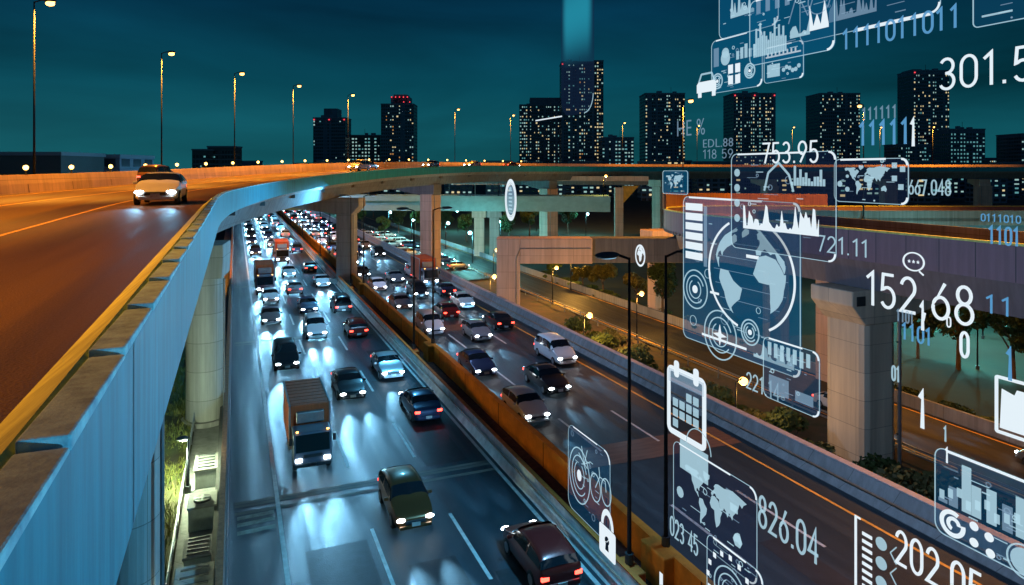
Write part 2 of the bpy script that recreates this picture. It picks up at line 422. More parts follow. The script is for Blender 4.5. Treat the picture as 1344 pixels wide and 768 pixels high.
lb = sweep(fpos, [(-DW + .1, 0), (-DW + .02, .6), (-DW - .1, 1.2), (-DW - .35, 1.2), (-DW - .35, -.7), (-DW, -.7)], SS).obj('barrier', M_BEIGE, FO)
b = MB(); 
for i in range(60):
    s = -10 + 6.2 * i
    p0, p1 = fpos(s - .03, -DW - .105, .62), fpos(s + .03, -DW + .03, .02)
    b.v += [fpos(s - .03, -DW + .125, .02), fpos(s + .03, -DW + .125, .02), fpos(s + .03, -DW + .045, .6), fpos(s - .03, -DW + .045, .6)]
    k = len(b.v) - 4; b.f.append((k, k + 1, k + 2, k + 3))
b.obj('barrier_joint', mat('seam_dark', (.10, .07, .05), .9), FO)
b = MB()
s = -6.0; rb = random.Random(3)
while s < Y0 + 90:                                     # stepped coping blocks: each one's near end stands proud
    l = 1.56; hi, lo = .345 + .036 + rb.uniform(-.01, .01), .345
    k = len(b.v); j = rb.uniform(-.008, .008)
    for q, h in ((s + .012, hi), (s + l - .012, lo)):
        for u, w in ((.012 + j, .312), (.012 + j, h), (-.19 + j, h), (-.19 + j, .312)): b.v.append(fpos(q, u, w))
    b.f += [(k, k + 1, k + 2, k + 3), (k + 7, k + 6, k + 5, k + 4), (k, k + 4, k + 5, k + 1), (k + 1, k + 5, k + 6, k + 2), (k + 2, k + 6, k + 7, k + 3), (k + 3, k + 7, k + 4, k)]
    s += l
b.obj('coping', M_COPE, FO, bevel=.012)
b = MB(); s = -4
while s < 260:
    b.v += [fpos(s, .003, -.94), fpos(s + .03, .003, -.94), fpos(s + .03, .003, .3), fpos(s, .003, .3)]; k = len(b.v) - 4; b.f.append((k, k + 1, k + 2, k + 3)); s += 4.68
b.obj('panel_joint', mat('joint_blue_grey', (.12, .13, .15), .9), FO)
for u, nm in ((-.9, 0),):
    pass
b = MB()
for i in range(16):
    s = Y0 + 14 + i * 11
    b2 = [fpos(s, -1.2, -1.55), fpos(s + 1.2, -1.2, -1.55)]
    b.box(fpos(s, -1.9, -1.35), (.5, 1.0, 1.2), -(s - Y0) / RAD)
b.obj('bearing_box', M_CONCD, FO)
# surface and markings
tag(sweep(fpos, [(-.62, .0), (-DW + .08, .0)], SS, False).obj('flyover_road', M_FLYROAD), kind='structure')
b = MB()
def fline(u, w, s0, s1, step=3):
    s = s0
    while s < s1:
        e_ = min(s + step, s1); k = len(b.v)
        b.v += [fpos(s, u - w / 2, .006), fpos(s, u + w / 2, .006), fpos(e_, u + w / 2, .006), fpos(e_, u - w / 2, .006)]; b.f.append((k, k + 1, k + 2, k + 3)); s = e_
fline(-4.35, .13, -10, 200); fline(-12.9, .13, -10, 300)
fline(-8.6, .12, -10, 200)
tag(b.obj('flyover_marking', M_YEL), kind='structure')

# piers under the flyover
def pier(label, X, Y, top, shape, w, zb=-5.2, capw=9, capd=2.4, rz=0, capoff=-3.5, m=M_CONC, capm=None, name='flyover_pier', group='piers carrying the flyover'):
    t = thing(name, label, 'pier', (X, Y, zb), rz, group)
    h = top - zb; b = MB()
    if shape == 'round':
        b.tube([(0, 0, 0), (0, 0, h - 1.9)], w / 2, 28); b.obj('column', m, t, smooth=False)
        MB().tube([(0, 0, .9 * (h - 1.9) * .0), (0, 0, .5)], w / 2 + .25, 28).obj('footing', M_CONC2, t)
    else:
        b.box((0, 0, (h - 1.9) / 2), (w, w * 1.15, h - 1.9)); b.obj('column', m, t, bevel=.12)
        MB().box((0, 0, .3), (w + 1.2, w + 1.4, .6)).obj('footing', M_CONC2, t)
    a = capoff + capw / 2; c = capoff - capw / 2
    b = MB(); k = [(-0.0, 0)]
    prof = [(a, h), (c, h), (c, h - 1.0), (-w / 2 - .3, h - 2.1), (w / 2 + .1, h - 2.1), (a, h - 1.1)]
    b.prism_y(prof, -capd / 2, capd / 2); b.obj('pier_cap', capm or m, t, bevel=.05)
    MB().tube([(w / 2 + .1, -w * .3, .5), (w / 2 + .1, -w * .3, h - 2.2)], .07, 6).obj('drain_pipe', M_STEEL, t)
    return t
def heading(s): return -(s - Y0) / RAD if s > Y0 else 0
zt = lambda s: fly(s)[0][2] - 3.12
pier('round pale green pier nearest the camera, half hidden by the flyover parapet', -3.2, 24.5, zt(24), 'round', 2.0, -1.3, 9, 2.4, 0, -3.0)
pier('round pale pier with a tapered cap standing on the grass beside the highway', -1.75, 47.8, zt(48), 'round', 2.25, -1.2, 9, 3.2, heading(48), -3.2)
pier('square blue lit pier standing in the median between the carriageways', 14.0, 93.6, zt(95), 'square', 2.1, 0.02, 11.5, 2.6, heading(99), -3.6)
P3 = at(565, 129); pier('brown lit square pier just beyond the far highway barrier', P3[0], P3[1], zt(140), 'square', 2.7, -5.2, 10, 2.6, heading(143), -3.4, M_BEIGE, M_CONCD)
P4 = at(720, 166); pier('brown square pier rising behind the beige portal frame', P4[0], P4[1], zt(190), 'square', 3.0, -5.2, 10, 2.6, heading(195), -3.4, M_BEIGE, M_CONCD)
for px, d, lb_ in ((868, 192, 'dim square pier under the far flyover left of the hologram screens'), (1010, 203, 'pinkish pier under the far flyover behind the hologram screens'),
                   (1166, 207, 'pinkish pier under the far flyover behind the world map hologram'), (1290, 205, 'rightmost pinkish pier under the far flyover')):
    p = at(px, d); ang = math.atan2(p[1] - Y0, CXW - p[0]); pier(lb_, p[0], p[1], 12.4, 'square', 3.4, -5.2, 9, 3.0, -ang, -3, M_BEIGE)

# ------------------------------------------------------------------ street lamps
def mast(parent, h, arm, r0=.085, r1=.045, m=None):
    m = m or mat('mast_paint', (.016, .020, .027), .6, spec=.15)
    b = MB().tube([(0, 0, 0), (0, 0, h * .5), (0, 0, h)], [r0, (r0 + r1) / 2, r1], 10); b.obj('mast', m, parent, smooth=True)
    MB().tube([(0, 0, 0), (0, 0, .35)], r0 * 1.9, 10).obj('base_plate', M_DARKST, parent)
    MB().tube([(0, 0, h - .05), (arm * .5, 0, h + .12), (arm, 0, h + .1)], .045, 8).obj('arm', m, parent)
def make_lamp(label, h, arm, lens, power, color, group, head=.55, name='street_lamp', cone=155, shade_m=None, wide=False, tilt=0, blend=.5):
    t = thing(name, label, 'street lamp', group=group)
    mast(t, h, arm)
    b = MB().ball((arm + .1, 0, h + .12), (head, head * .42, .13), 14, 8); b.obj('lamp_head', shade_m or M_DARKST, t, smooth=True)
    MB().ball((arm + .15, 0, h + .03), (head * .66, head * .28, .05), 12, 6).obj('lens', lens, t, smooth=True)
    lo = spot('lamp_light', t, (arm + .15, 0, h - .55), power, color, cone, blend, .2, (0, R(tilt), 0))
    if wide:      # open bowl lantern that also throws light sideways
        if wide == 'out': lo.data.spot_size = R(150); lo.data.spot_blend = .40; lo.rotation_euler = (0, R(62 if arm < 0 else -62), 0)
        else: pl = bpy.data.lights.new('lamp_light', 'POINT'); pl.energy = power; pl.color = color; pl.shadow_soft_size = .2; lo.data = pl
    return t
G = 'sodium lamps along the flyover'
FL = make_lamp('tall sodium lamp on the flyover barrier at the left edge, its head above the frame', 13.6, .9, M_SODIUM, P_FLY, C_FLY, G, head=.42, cone=140, tilt=16.5, blend=.25)
# a visible glowing globe around the sodium burner
MB().ball((1.0, 0, 13.5), (.3, .22, .17), 12, 8).obj('glow_bowl', M_SODIUM, FL, smooth=True)
def lamp_on_fly(s): p = fpos(s, -DW - .7, -.3); return p, math.atan2(fly(s)[1][1], fly(s)[1][0])
def s_for_px(px, u=-DW - .7):
    best = None
    for i in range(3000):
        s = 10 + i * .1; p = fpos(s, u); x, z = w2cam(p[0], p[1])
        if z > 1:
            q = CX + F * x / z
            if best is None or abs(q - px) < best[0]: best = (abs(q - px), s)
            elif best[0] < 3 and abs(q - px) > best[0] + 10: break
    return best[1]
FLAB = ['sodium lamp on the flyover above the blurred white car', 'sodium lamp on the flyover beside the low office blocks', 'sodium lamp on the flyover left of the dark stepped tower',
        'sodium lamp between the dark stepped tower and the pale apartment block', 'sodium lamp standing right of the red crowned tower', 'sodium lamp just left of the wide stepped tower', 'sodium lamp in front of the low block beside the tallest tower']
ss_l = [s_for_px(p) for p in (45, 212, 308, 385, 457, 597, 670, 817)]
for i, s in enumerate(ss_l):
    p, a = lamp_on_fly(s)
    if i == 0: FL.location = p; FL.rotation_euler = (0, 0, a)
    else: dup(FL, p, a, FLAB[i - 1])
for s, lb_ in ((34, 'sodium lamp on the near flyover barrier, standing beyond the left edge of the view'), (12, 'sodium lamp on the flyover barrier abreast of the camera')):
    p, a = lamp_on_fly(s); dup(FL, p, a, lb_)
for px, lb_ in ((915, 'sodium lamp on the far flyover right of the broad tower'), (1040, 'sodium lamp on the far flyover behind the dashboard hologram'), (1155, 'sodium lamp on the far flyover behind the world map hologram'), (1262, 'sodium lamp on the far flyover below the low teal office block'), (1338, 'sodium lamp on the far flyover at the right edge')):
    p, a = lamp_on_fly(s_for_px(px)); dup(FL, p, a, lb_)
# little warm lights along the flyover barrier
BL = thing('barrier_light', 'small round amber light on the flyover barrier, first from the left edge', 'barrier light', group='amber lights along the flyover barrier')
MB().tube([(0, 0, 0), (0, 0, .35)], .06, 8).obj('post', M_DARKST, BL)
MB().ball((0, 0, .47), (.17, .17, .17), 10, 6).obj('globe', mat('amber_globe', (.8, .6, .2), .4, emit=(1, .62, .14), estr=7), BL, smooth=True)
for i in range(22):
    s = 46 + 6.3 * i; p = fpos(s, -DW - .22, 1.2)
    if i == 0: BL.location = p
    else: dup(BL, p, 0, 'small round amber light on the flyover barrier, %s from the left edge' % ORD[i])
# highway lamps on the median, in pairs
G = 'twin lamp rows on the median'
HL = make_lamp('grey lamp post on the median barrier, nearest post with its head over the left carriageway', 10.9, -1.0, M_HWYL, P_HWY, C_HWY, G, head=.5, shade_m=mat('lamp_slate', (.04, .055, .08), .5), wide='out')
HR = make_lamp('grey lamp post on the ochre median wall, nearest, head over the right carriageway', 10.6, 1.0, M_HWYL, P_HWR, C_HWR, G, head=.5, shade_m=MATS['lamp_slate'], wide='out')
for t_ in (HL, HR): pass
HL.location = (13.05, 21, 1.0); HR.location = (14.6, 21, 1.3)
for k, y in enumerate((52.6, 84, 116, 148, 180, 212, 260)):
    dup(HL, (13.05, y, 1.0), 0, 'grey lamp post on the median barrier, %s from the camera' % ORD[k + 1])
    dup(HR, (14.6, y, 1.3), 0, 'grey lamp post on the ochre median wall, %s from the camera' % ORD[k + 1])
dup(HL, (13.05, -9, 1.0), 0, 'grey lamp post on the median barrier just below and behind the camera')
b = None
for k, y in enumerate((21, 52.6, 84)):
    o = MB().box((0, 0, .65), (.62, 1.5, 1.32)).obj('lamp_plinth', M_OCHRE, bevel=.06); o.location = (14.3, y, 0)
    tag(o, 'ochre concrete plinth carrying the %s right hand lamp post of the median' % ORD[k], 'plinth', 'lamp plinths on the median')
    o = MB().box((0, 0, .45), (.42, 1.2, .9)).obj('lamp_plinth', MATS['cap_paint'], bevel=.05); o.location = (13.16, y, 0.02)
    tag(o, 'ochre concrete plinth carrying the %s left hand lamp post of the median' % ORD[k], 'plinth', 'lamp plinths on the median')

# small cool lamps on the left service strip
SLP = make_lamp('thin white lamp on the service strip, nearer of the two beside the grass', 2.6, -.35, M_COOLL, 2300, (.85, 1, .6), 'lamps on the left service strip', head=.28, name='path_lamp', wide=True)
SLP.location = (-2.15, 24.2, -1.0); dup(SLP, (-2.15, 37.5, -1.0), 0, 'thin white lamp on the service strip, farther of the two beside the round pier')
# fence, cabinets
t = thing('steel_fence', 'thin grey steel fence between the grass and the service strip', 'fence', (-2.33, 0, -1.0))
MB().box((0, 40, .9), (.05, 90, .06)).obj('rail', M_STEEL, t); MB().box((0, 40, .45), (.04, 90, .05)).obj('rail', M_STEEL, t)
pb = MB().box((0, 0, .47), (.06, .06, .95)).mesh('post', M_STEEL)
for i in range(38): o = link('post', pb, t); o.location = (0, 0 + 2.2 * i, 0)
M_CAB = mat('cabinet_paint', (.55, .60, .58), .5, noise=.2, scale=3)
def cabinet(label, y, w, d, h, kind):
    t = thing('utility_cabinet', label, 'cabinet', (-1.35, y, -1.0), 0, 'cabinets on the service strip')
    MB().box((0, 0, h / 2), (w, d, h)).obj('housing', M_CAB, t, bevel=.03)
    MB().box((0, 0, h + .05), (w + .12, d + .12, .1)).obj('lid', M_CONC, t, bevel=.02)
    if kind == 0:
        for k in range(3): MB().box((-w / 2 + w * (k + .5) / 3, -d / 2 - .012, h * .55), (w / 3 - .05, .03, h * .75)).obj('door', M_STEEL, t)
    elif kind == 1:
        MB().tube([(0, -.1, h + .1), (0, -.1, h + .2)], .36, 20).obj('fan_housing', M_DARKST, t)
        MB().tube([(0, -.1, h + .19), (0, -.1, h + .23)], .12, 12).obj('fan_hub', M_STEEL, t)
        for k in range(4):
            o = MB().box((.2, 0, 0), (.26, .09, .02)).obj('fan_blade', M_STEEL, t); o.location = (0, -.1, h + .215); o.rotation_euler = (0, 0, k * PI / 2)
    else:
        for k in range(5): MB().box((0, -d / 2 + d * (k + .5) / 5, h + .13), (w * .8, .06, .06)).obj('louvre', M_DARKST, t)
    MB().tube([(w / 2 - .1, d / 2 + .02, .1), (w / 2 - .1, d / 2 + .9, .1), (w / 2 - .1, d / 2 + .9, .02)], .05, 6).obj('cable_duct', M_STEEL, t)
cabinet('white cabinet with three doors on the service strip near the bottom of the view', 20.6, 1.1, 1.3, 1.2, 0)
cabinet('pale cabinet with a round roof fan behind the three door cabinet', 23.2, 1.15, 1.7, 1.5, 1)
cabinet('long pale cabinet with a flat lid on the service strip beside the lamp', 26.6, 1.2, 2.6, 1.25, 3)
cabinet('low louvred cabinet on the service strip', 30.2, 1.0, 1.5, .8, 2)
cabinet('farther pale cabinet with a roof fan before the round pier', 34.0, 1.1, 1.4, 1.0, 1)
cabinet('farthest low louvred cabinet at the foot of the round pier', 38.6, 1.0, 1.9, .9, 2)

# ------------------------------------------------------------------ right hand ramp
RX, RY0, RR, RZ = 36.0, 44.0, 26.0, 10.4
def ramp(s):
    z = RZ
    if s <= RY0: return (RX, s, z), (1, 0)
    f = (s - RY0) / RR
    if f < R(118): return (RX + RR - RR * math.cos(f), RY0 + RR * math.sin(f), z - 1.0 * smooth(f / R(118))), (math.cos(f), -math.sin(f))
    f0 = R(118); d = s - RY0 - RR * f0
    x, y = RX + RR - RR * math.cos(f0), RY0 + RR * math.sin(f0)
    tx, ty = math.sin(f0), math.cos(f0)
    tx, ty = math.sin(R(112)), math.cos(R(112))
    return (x + tx * d, y + ty * d, z - 1.0), (math.cos(R(112)), -math.sin(R(112)))
def rpos(s, u, dz=0):
    p, n = ramp(s); return (p[0] + n[0] * u, p[1] + n[1] * u, p[2] + dz)
RS = [-40, -20, 0, 15, 30, 38] + [44 + 1.8 * i for i in range(30)] + [105, 130, 160]
RP = thing('ramp_bridge', 'curved ramp bridge with grey panelled fascia crossing the right of the view', 'bridge', (0, 0, 0))
RW = 9.0
sweep(rpos, [(.02, -.02), (RW, -.02), (RW, -.4), (.02, -.4)], RS).obj('deck_slab', M_CONC2, RP)
sweep(rpos, [(0, -1.0), (0, .85), (.22, .85), (.22, -.0), (.3, -1.0)], RS).obj('parapet', mat('ramp_fascia', (.24, .16, .20), .6, noise=.2, scale=1, streak=True, bump=.1), RP)
sweep(rpos, [(RW - .22, 0), (RW - .22, .85), (RW, .85), (RW, -.9)], RS).obj('parapet', M_CONC2, RP)
sweep(rpos, [(-.03, .86), (-.03, .98), (.26, .98), (.26, .86)], RS).obj('coping', M_KERB, RP)
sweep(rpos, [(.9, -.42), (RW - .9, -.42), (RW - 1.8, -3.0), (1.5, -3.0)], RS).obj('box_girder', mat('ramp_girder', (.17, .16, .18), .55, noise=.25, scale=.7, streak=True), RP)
CS = [44 + 1.2 * i for i in range(44)]
sweep(rpos, [(-.12, 1.0), (-.12, 2.5), (.12, 2.5), (.12, 1.0)], [s for s in CS if s > 56]).obj('screen_wall', M_RUST, RP)
b = MB()
for i in range(70):
    s = -20 + 2.0 * i; 
    b.v += [rpos(s, -.004, -.98), rpos(s + .05, -.004, -.98), rpos(s + .05, -.004, .84), rpos(s, -.004, .84)]; k = len(b.v) - 4; b.f.append((k, k + 1, k + 2, k + 3))
b.obj('panel_joint', M_DARKST, RP)
b = MB()
for i in range(40):
    s = 38 + .9 * i; p = rpos(s, .12, -1.08); b.box(p, (.3, .34, .3), -max(0, (s - RY0) / RR))
b.obj('bracket', M_CONC2, RP)
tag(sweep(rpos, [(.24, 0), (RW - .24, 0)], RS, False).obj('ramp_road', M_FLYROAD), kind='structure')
RC = thing('ramp_pier', 'massive pale round cornered pier with a wide cap under the ramp at right', 'pier', (38.7, 33.5, -5.2), 0, 'piers carrying the ramp')
MB().box((0, 0, 5.4), (2.9, 3.2, 10.8)).obj('column', mat('pier_pale', (.74, .66, .50), .8, noise=.25, scale=.4, bump=.15, streak=True, panel=(2.4, 1.8)), RC, bevel=.45)
b = MB().prism_y([(6.5, 12.55), (-2.6, 12.55), (-2.6, 11.6), (-1.45, 10.3), (1.6, 10.3), (6.5, 11.4)], -1.7, 1.7); b.obj('pier_cap', MATS['pier_pale'], RC, bevel=.08)
MB().tube([(1.55, -1.7, 0), (1.55, -1.7, 11)], .12, 8).obj('drain_pipe', M_STEEL, RC)
for zz in (3, 6, 9): MB().box((1.55, -1.66, zz), (.34, .12, .1)).obj('pipe_clamp', M_DARKST, RC)
MB().box((-1.9, -1.72, 11.9), (.7, .06, .6)).obj('access_panel', M_DARKST, RC)
for (px, d, lb_) in ((862, 92, 'farther square pier under the curve of the ramp'), (1240, 95, 'square pier under the far straight of the ramp'), (1090, 62, 'dark pier under the ramp beyond the massive pale one')):
    p = at(px, d); t = thing('ramp_pier', lb_, 'pier', (p[0], p[1], -5.2), 0, 'piers carrying the ramp')
    MB().box((0, 0, 5.6), (1.8, 1.8, 11.2)).obj('column', M_BEIGE, t, bevel=.1); MB().box((0, 0, 11.7), (3.4, 3.0, 1.1)).obj('pier_cap', M_BEIGE, t, bevel=.08)

# beige portal frame
p = at(652, 76.7)
t = thing('portal_frame', 'beige concrete portal frame with a squared beam beside the right carriageway', 'portal frame', (p[0], p[1], -5.2), -TH)
MB().box((1.3, 0, 6.35), (2.6, 2.6, 12.7)).obj('column', M_BEIGE, t, bevel=.08)
MB().box((6.6, 0, 11.3), (8.0, 2.62, 2.8)).obj('beam', M_BEIGE, t, bevel=.08)
MB().box((21.5, .4, 11.3), (21.8, 2.3, 2.75)).obj('beam', M_CONCD, t, bevel=.08)  # darker concrete colour stands in for the shade on this run of beam
MB().box((31.5, .4, 4.9), (2.2, 2.2, 9.9)).obj('column', M_CONCD, t, bevel=.08)
MB().tube([(1.3 + .9, -1.36, 0), (1.3 + .9, -1.36, 10.6), (2.6, -1.36, 11.6), (10.4, -1.36, 11.6)], .06, 6).obj('conduit', M_STEEL, t)

# lower overpass behind, teal lit, and the short orange lit link bridge
def straight_bridge(name, label, px0, d0, px1, d1, ztop, depth, width, m, mp_):
    a, c = at(px0, d0), at(px1, d1); L_ = math.hypot(c[0] - a[0], c[1] - a[1]); an = math.atan2(c[1] - a[1], c[0] - a[0])
    t = thing(name, label, 'bridge', (a[0], a[1], 0), an)
    MB().box((L_ / 2, 0, ztop - depth / 2), (L_, width * .7, depth)).obj('girder', m, t)
    MB().box((L_ / 2, 0, ztop + .15), (L_, width, .3)).obj('deck_slab', mp_, t)
    for sgn in (-1, 1): MB().box((L_ / 2, sgn * (width / 2 - .15), ztop + .75), (L_, .25, .9)).obj('parapet', mp_, t)
    return t, a, an, L_
straight_bridge('overpass', 'straight teal lit overpass crossing behind the brown pier', 330, 158, 800, 150, 8.3, 2.2, 9, M_TEALST, M_TEALST)
straight_bridge('link_bridge', 'short link bridge with an orange lit parapet under the far flyover', 596, 178, 850, 172, 12.4, 1.0, 6, M_CONCD, M_BEIGE)
for px, lb_, m in ((629, 'beige column carrying the teal overpass, left of the pair', M_BEIGE), (649, 'pale green column carrying the teal overpass, right of the pair', M_CONC)):
    p = at(px, 153); t = thing('overpass_pier', lb_, 'pier', (p[0], p[1], -5.2), -TH, 'columns carrying the overpass')
    MB().box((0, 0, 4.9), (2.2, 2.2, 9.8)).obj('column', m, t, bevel=.1); MB().box((0, 0, 10.5), (3.2, 3, 1.5), 0, 1.0).obj('pier_cap', m, t, bevel=.1)
p = at(812, 171); t = thing('overpass_pier', 'orange lit column with a bracket under the link bridge', 'pier', (p[0], p[1], -5.2), -TH)
MB().box((0, 0, 8), (2, 2, 16)).obj('column', M_BEIGE, t); MB().prism_y([(1, 16.4), (5, 16.4), (1, 12)], -.8, .8).obj('bracket', M_OCHRE, t)

# ------------------------------------------------------------------ towers
WCOL = [((.55, .9, .85), .55), ((1, .80, .42), .75), ((.25, .75, .8), .4), ((1, .45, .12), .5), ((.8, 1, 1), 1.6)]
WM = [mat('lit_window_%s' % n, (.3, .3, .3), .4, emit=c, estr=s) for (c, s), n in zip(WCOL, ('white', 'warm', 'teal', 'amber', 'bright'))]
WQ = [MB().box((0, 0, 0), (1, .12, 1)).mesh('window', m) for m in WM]
M_FAC = mat('tower_facade', (.20, .22, .32), .5, noise=.3, scale=.2)
M_FAC2 = mat('tower_slab_edge', (.28, .30, .40), .6)
M_UNLIT = mat('unlit_window', (.03, .04, .06), .25)
GROUNDZ = -5.2
def tower(label, px0, px1, ytop, dist, lit=.16, pal=(0, 1, 2, 3), steps=(), beacons=0, name='tower_block', fl=3.0, ww=1.8, dep=None, mw=None, cat='tower', zb=GROUNDZ, rowlit=False, maxp=45):
    s = dist / F; w = (px1 - px0) * s; h = CAMZ - (ytop - HZ) * s - zb
    p = at((px0 + px1) / 2, dist); d = dep or max(12, w * .8)
    t = thing(name, label, cat, (p[0], p[1], zb), -TH, None)
    MB().box((0, d / 2, h / 2), (w, d, h)).obj('body', mw or M_FAC, t)
    # floor slabs and unlit glazing on the two faces in view
    nf = max(2, int(h / fl)); nc = max(2, int(w / ww)); b = MB(); g = MB(); ns = max(2, int(d / ww))
    rg = random.Random(label); lit = min(.85, lit * 1.6)
    colw = [rg.random() for _ in range(nc)]; blank = {c for c in range(nc) if nc > 7 and rg.random() < .16}; wv = [rg.uniform(.7, 1.35) for _ in range(nc)]
    for i in range(nf): b.box((0, d / 2, (i + .08) * fl), (w + .3, d + .3, .35))
    b.obj('floor_slab', M_FAC2, t)
    for i in range(nf):
        for c in range(nc):
          if c not in blank: g.box((-w / 2 + (c + .5) * w / nc, -.03, (i + .6) * fl), (w / nc * .66, .1, fl * .55))
        for c in range(ns):
            for sx in (-1, 1): g.box((sx * (w / 2 + .03), (c + .5) * d / ns, (i + .6) * fl), (.1, d / ns * .66, fl * .55))
    o = g.obj('unlit_glazing', M_UNLIT, t); o['kind'] = 'stuff'
    cells = []
    for i in range(1, nf):
        for c in range(nc):
            q = lit * (1.9 if colw[c] < .4 else .5)
            if rowlit and i % 4 == 0: q *= 1.6
            if c not in blank and rg.random() < q: cells.append((i, c))
    rg.shuffle(cells)
    rest = [MB() for _ in WM]
    for k, (i, c) in enumerate(cells):
        mi = rg.choices(pal, [6, 4, 3, 1, 1][:len(pal)])[0]
        pos = (-w / 2 + (c + .5) * w / nc, -.1, (i + .6) * fl); sz = (w / nc * min(.8, wv[c] * rg.uniform(.35, .6)), 1, fl * rg.uniform(.28, .46))
        if k < maxp: o = link('window', WQ[mi], t); o.location = pos; o.scale = sz
        else: rest[mi].box(pos, (sz[0], .12, sz[2]))
    for mi, r_ in enumerate(rest):
        if r_.v: o = r_.obj('lit_glazing', WM[mi], t); o['kind'] = 'stuff'
    for (fx0, fx1, dh) in steps:      # rooftop blocks in fractions of the width
        MB().box(((fx0 + fx1 - 1) * w / 2, d / 2, h + dh / 2), ((fx1 - fx0) * w, d * .7, dh)).obj('roof_block', M_FAC, t)
    if w > 18 and h > 40:
        rp_ = random.Random(label + 'r')
        for k in range(3): MB().box((rp_.uniform(-.3, .3) * w, d * rp_.uniform(.2, .5), h + 1.6), (rp_.uniform(2, 5), 3, rp_.uniform(1.5, 3.2))).obj('roof_plant', M_FAC2, t)
        ax = rp_.uniform(-.2, .3) * w; MB().tube([(ax, d * .4, h), (ax, d * .4, h + 7)], .16, 5).obj('mast', M_DARKST, t)
    MB().box((0, d / 2, h + .25), (w + .6, d + .6, .9)).obj('roof_parapet', M_FAC2, t)
    for k in range(beacons):
        MB().ball(((-.47 + .94 * k / max(1, beacons - 1)) * w, -.4, h - 1.5), .6, 8, 6).obj('beacon', M_REDL, t)
    return t, w, h, d
tower('dark stepped tower with red corner beacons left of the pale apartment block', 411, 453, 155, 620, .05, (0, 2), steps=((.3, .72, 9),), beacons=3)
tower('pale apartment block with rows of white windows between two dark towers', 457, 499, 178, 640, .75, (0, 0, 2), fl=3.2, ww=3, mw=mat('pale_facade', (.12, .14, .15), .6))
t, w, h, d = tower('dark tower with a red lit crown', 500, 543, 137, 600, .09, (0, 1, 3), steps=((.28, .85, 7), (.36, .78, 9)), beacons=0)
for k in range(5): MB().ball(((-.18 + .12 * k) * w, 1, h + 6.5), .55, 8, 6).obj('beacon', M_REDL, t)
for k in range(2): MB().ball(((.2 + .18 * k) * w, -.5, h + 2), .5, 8, 6).obj('beacon', M_REDL, t)
tower('wide stepped tower left of the tallest tower', 682, 737, 138, 640, .22, (0, 1, 2), steps=((.25, 1, 7.5),))
tower('tallest tower with yellow and white windows', 737, 780, 82, 600, .22, (0, 1, 2, 3), steps=((.0, 1, 1.5),), beacons=1)
tower('slim wing of the tallest tower with yellow lit corner windows', 780, 792, 80, 606, .5, (1, 0, 1, 3))
tower('low white topped block beside the tallest tower', 790, 832, 181, 560, .45, (0, 2, 0), fl=3, ww=2.4)
tower('broad tower with a bright teal sign light at its top', 847, 899, 123, 600, .2, (0, 1, 2))
tower('dark tower behind the dashboard hologram with a red rooftop glow', 963, 1018, 123, 590, .26, (0, 1, 2), beacons=3, rowlit=True)
tower('dark tower behind the number 753.95', 1076, 1129, 123, 600, .15, (0, 1, 2))
tower('tall slim tower behind the number 301.5 with a warm rooftop light', 1199, 1246, 93, 600, .2, (0, 1, 2), steps=((.05, .3, 2),), beacons=1)
tower('low teal windowed office block right of the slim tower', 1247, 1293, 170, 560, .8, (2, 2, 2), fl=3.2, ww=2.6)
tower('low block in front of the slim tower', 1179, 1222, 190, 540, .3, (0, 2, 2))
tower('dark tower cut by the right edge of the view', 1341, 1400, 176, 560, .2, (0, 1, 2))
tower('far dark block behind the flyover left of the broad tower', 1296, 1322, 208, 640, .4, (1, 0, 2), cat='building', name='office_block')
M_LOW = mat('low_block', (.10, .12, .14), .7, noise=.2)
tower('low teal lit warehouse at the far left beyond the flyover', -30, 80, 203, 170, .9, (2, 2), name='warehouse', cat='building', fl=5, ww=5, dep=18, mw=M_LOW)
tower('dark warehouse beyond the flyover right of the teal lit one', 95, 157, 206, 190, .08, (0,), name='warehouse', cat='building', fl=4, ww=5, dep=18)
tower('smaller blue grey office block with a pale roof edge', 252, 271, 197, 420, .04, (2,), name='office_block', cat='building', mw=M_LOW, dep=14)
tower('larger blue grey office block with a pale roof edge', 272, 306, 193, 430, .05, (2,), name='office_block', cat='building', mw=M_LOW, dep=14)
rz_ = random.Random(8)
for i in range(26):      # low town along the horizon
    px = 300 + i * 41 + rz_.uniform(-12, 12); w_ = rz_.uniform(22, 44)
    tower('low town building on the horizon, %s from the left along the skyline' % (ORD[i] if i else 'first'), px, px + w_, rz_.uniform(211, 220), rz_.uniform(420, 520), .3, (0, 1, 2), name='town_building', cat='building', maxp=10, ww=4, dep=12)
# far left billboard fence beyond the flyover
p0 = at(545, 262); t = thing('billboard', 'long dim brown hoarding beyond the flyover under two lamps', 'hoarding', (p0[0], p0[1], GROUNDZ), -TH)
MB().box((20, 0, 21.3), (41, .4, 4.4)).obj('panel', mat('hoarding', (.10, .09, .08), .8, noise=.3, scale=.3), t)
for x in (3, 13, 23, 33): MB().box((x, .5, 9.5), (.4, .4, 19)).obj('post', M_DARKST, t)

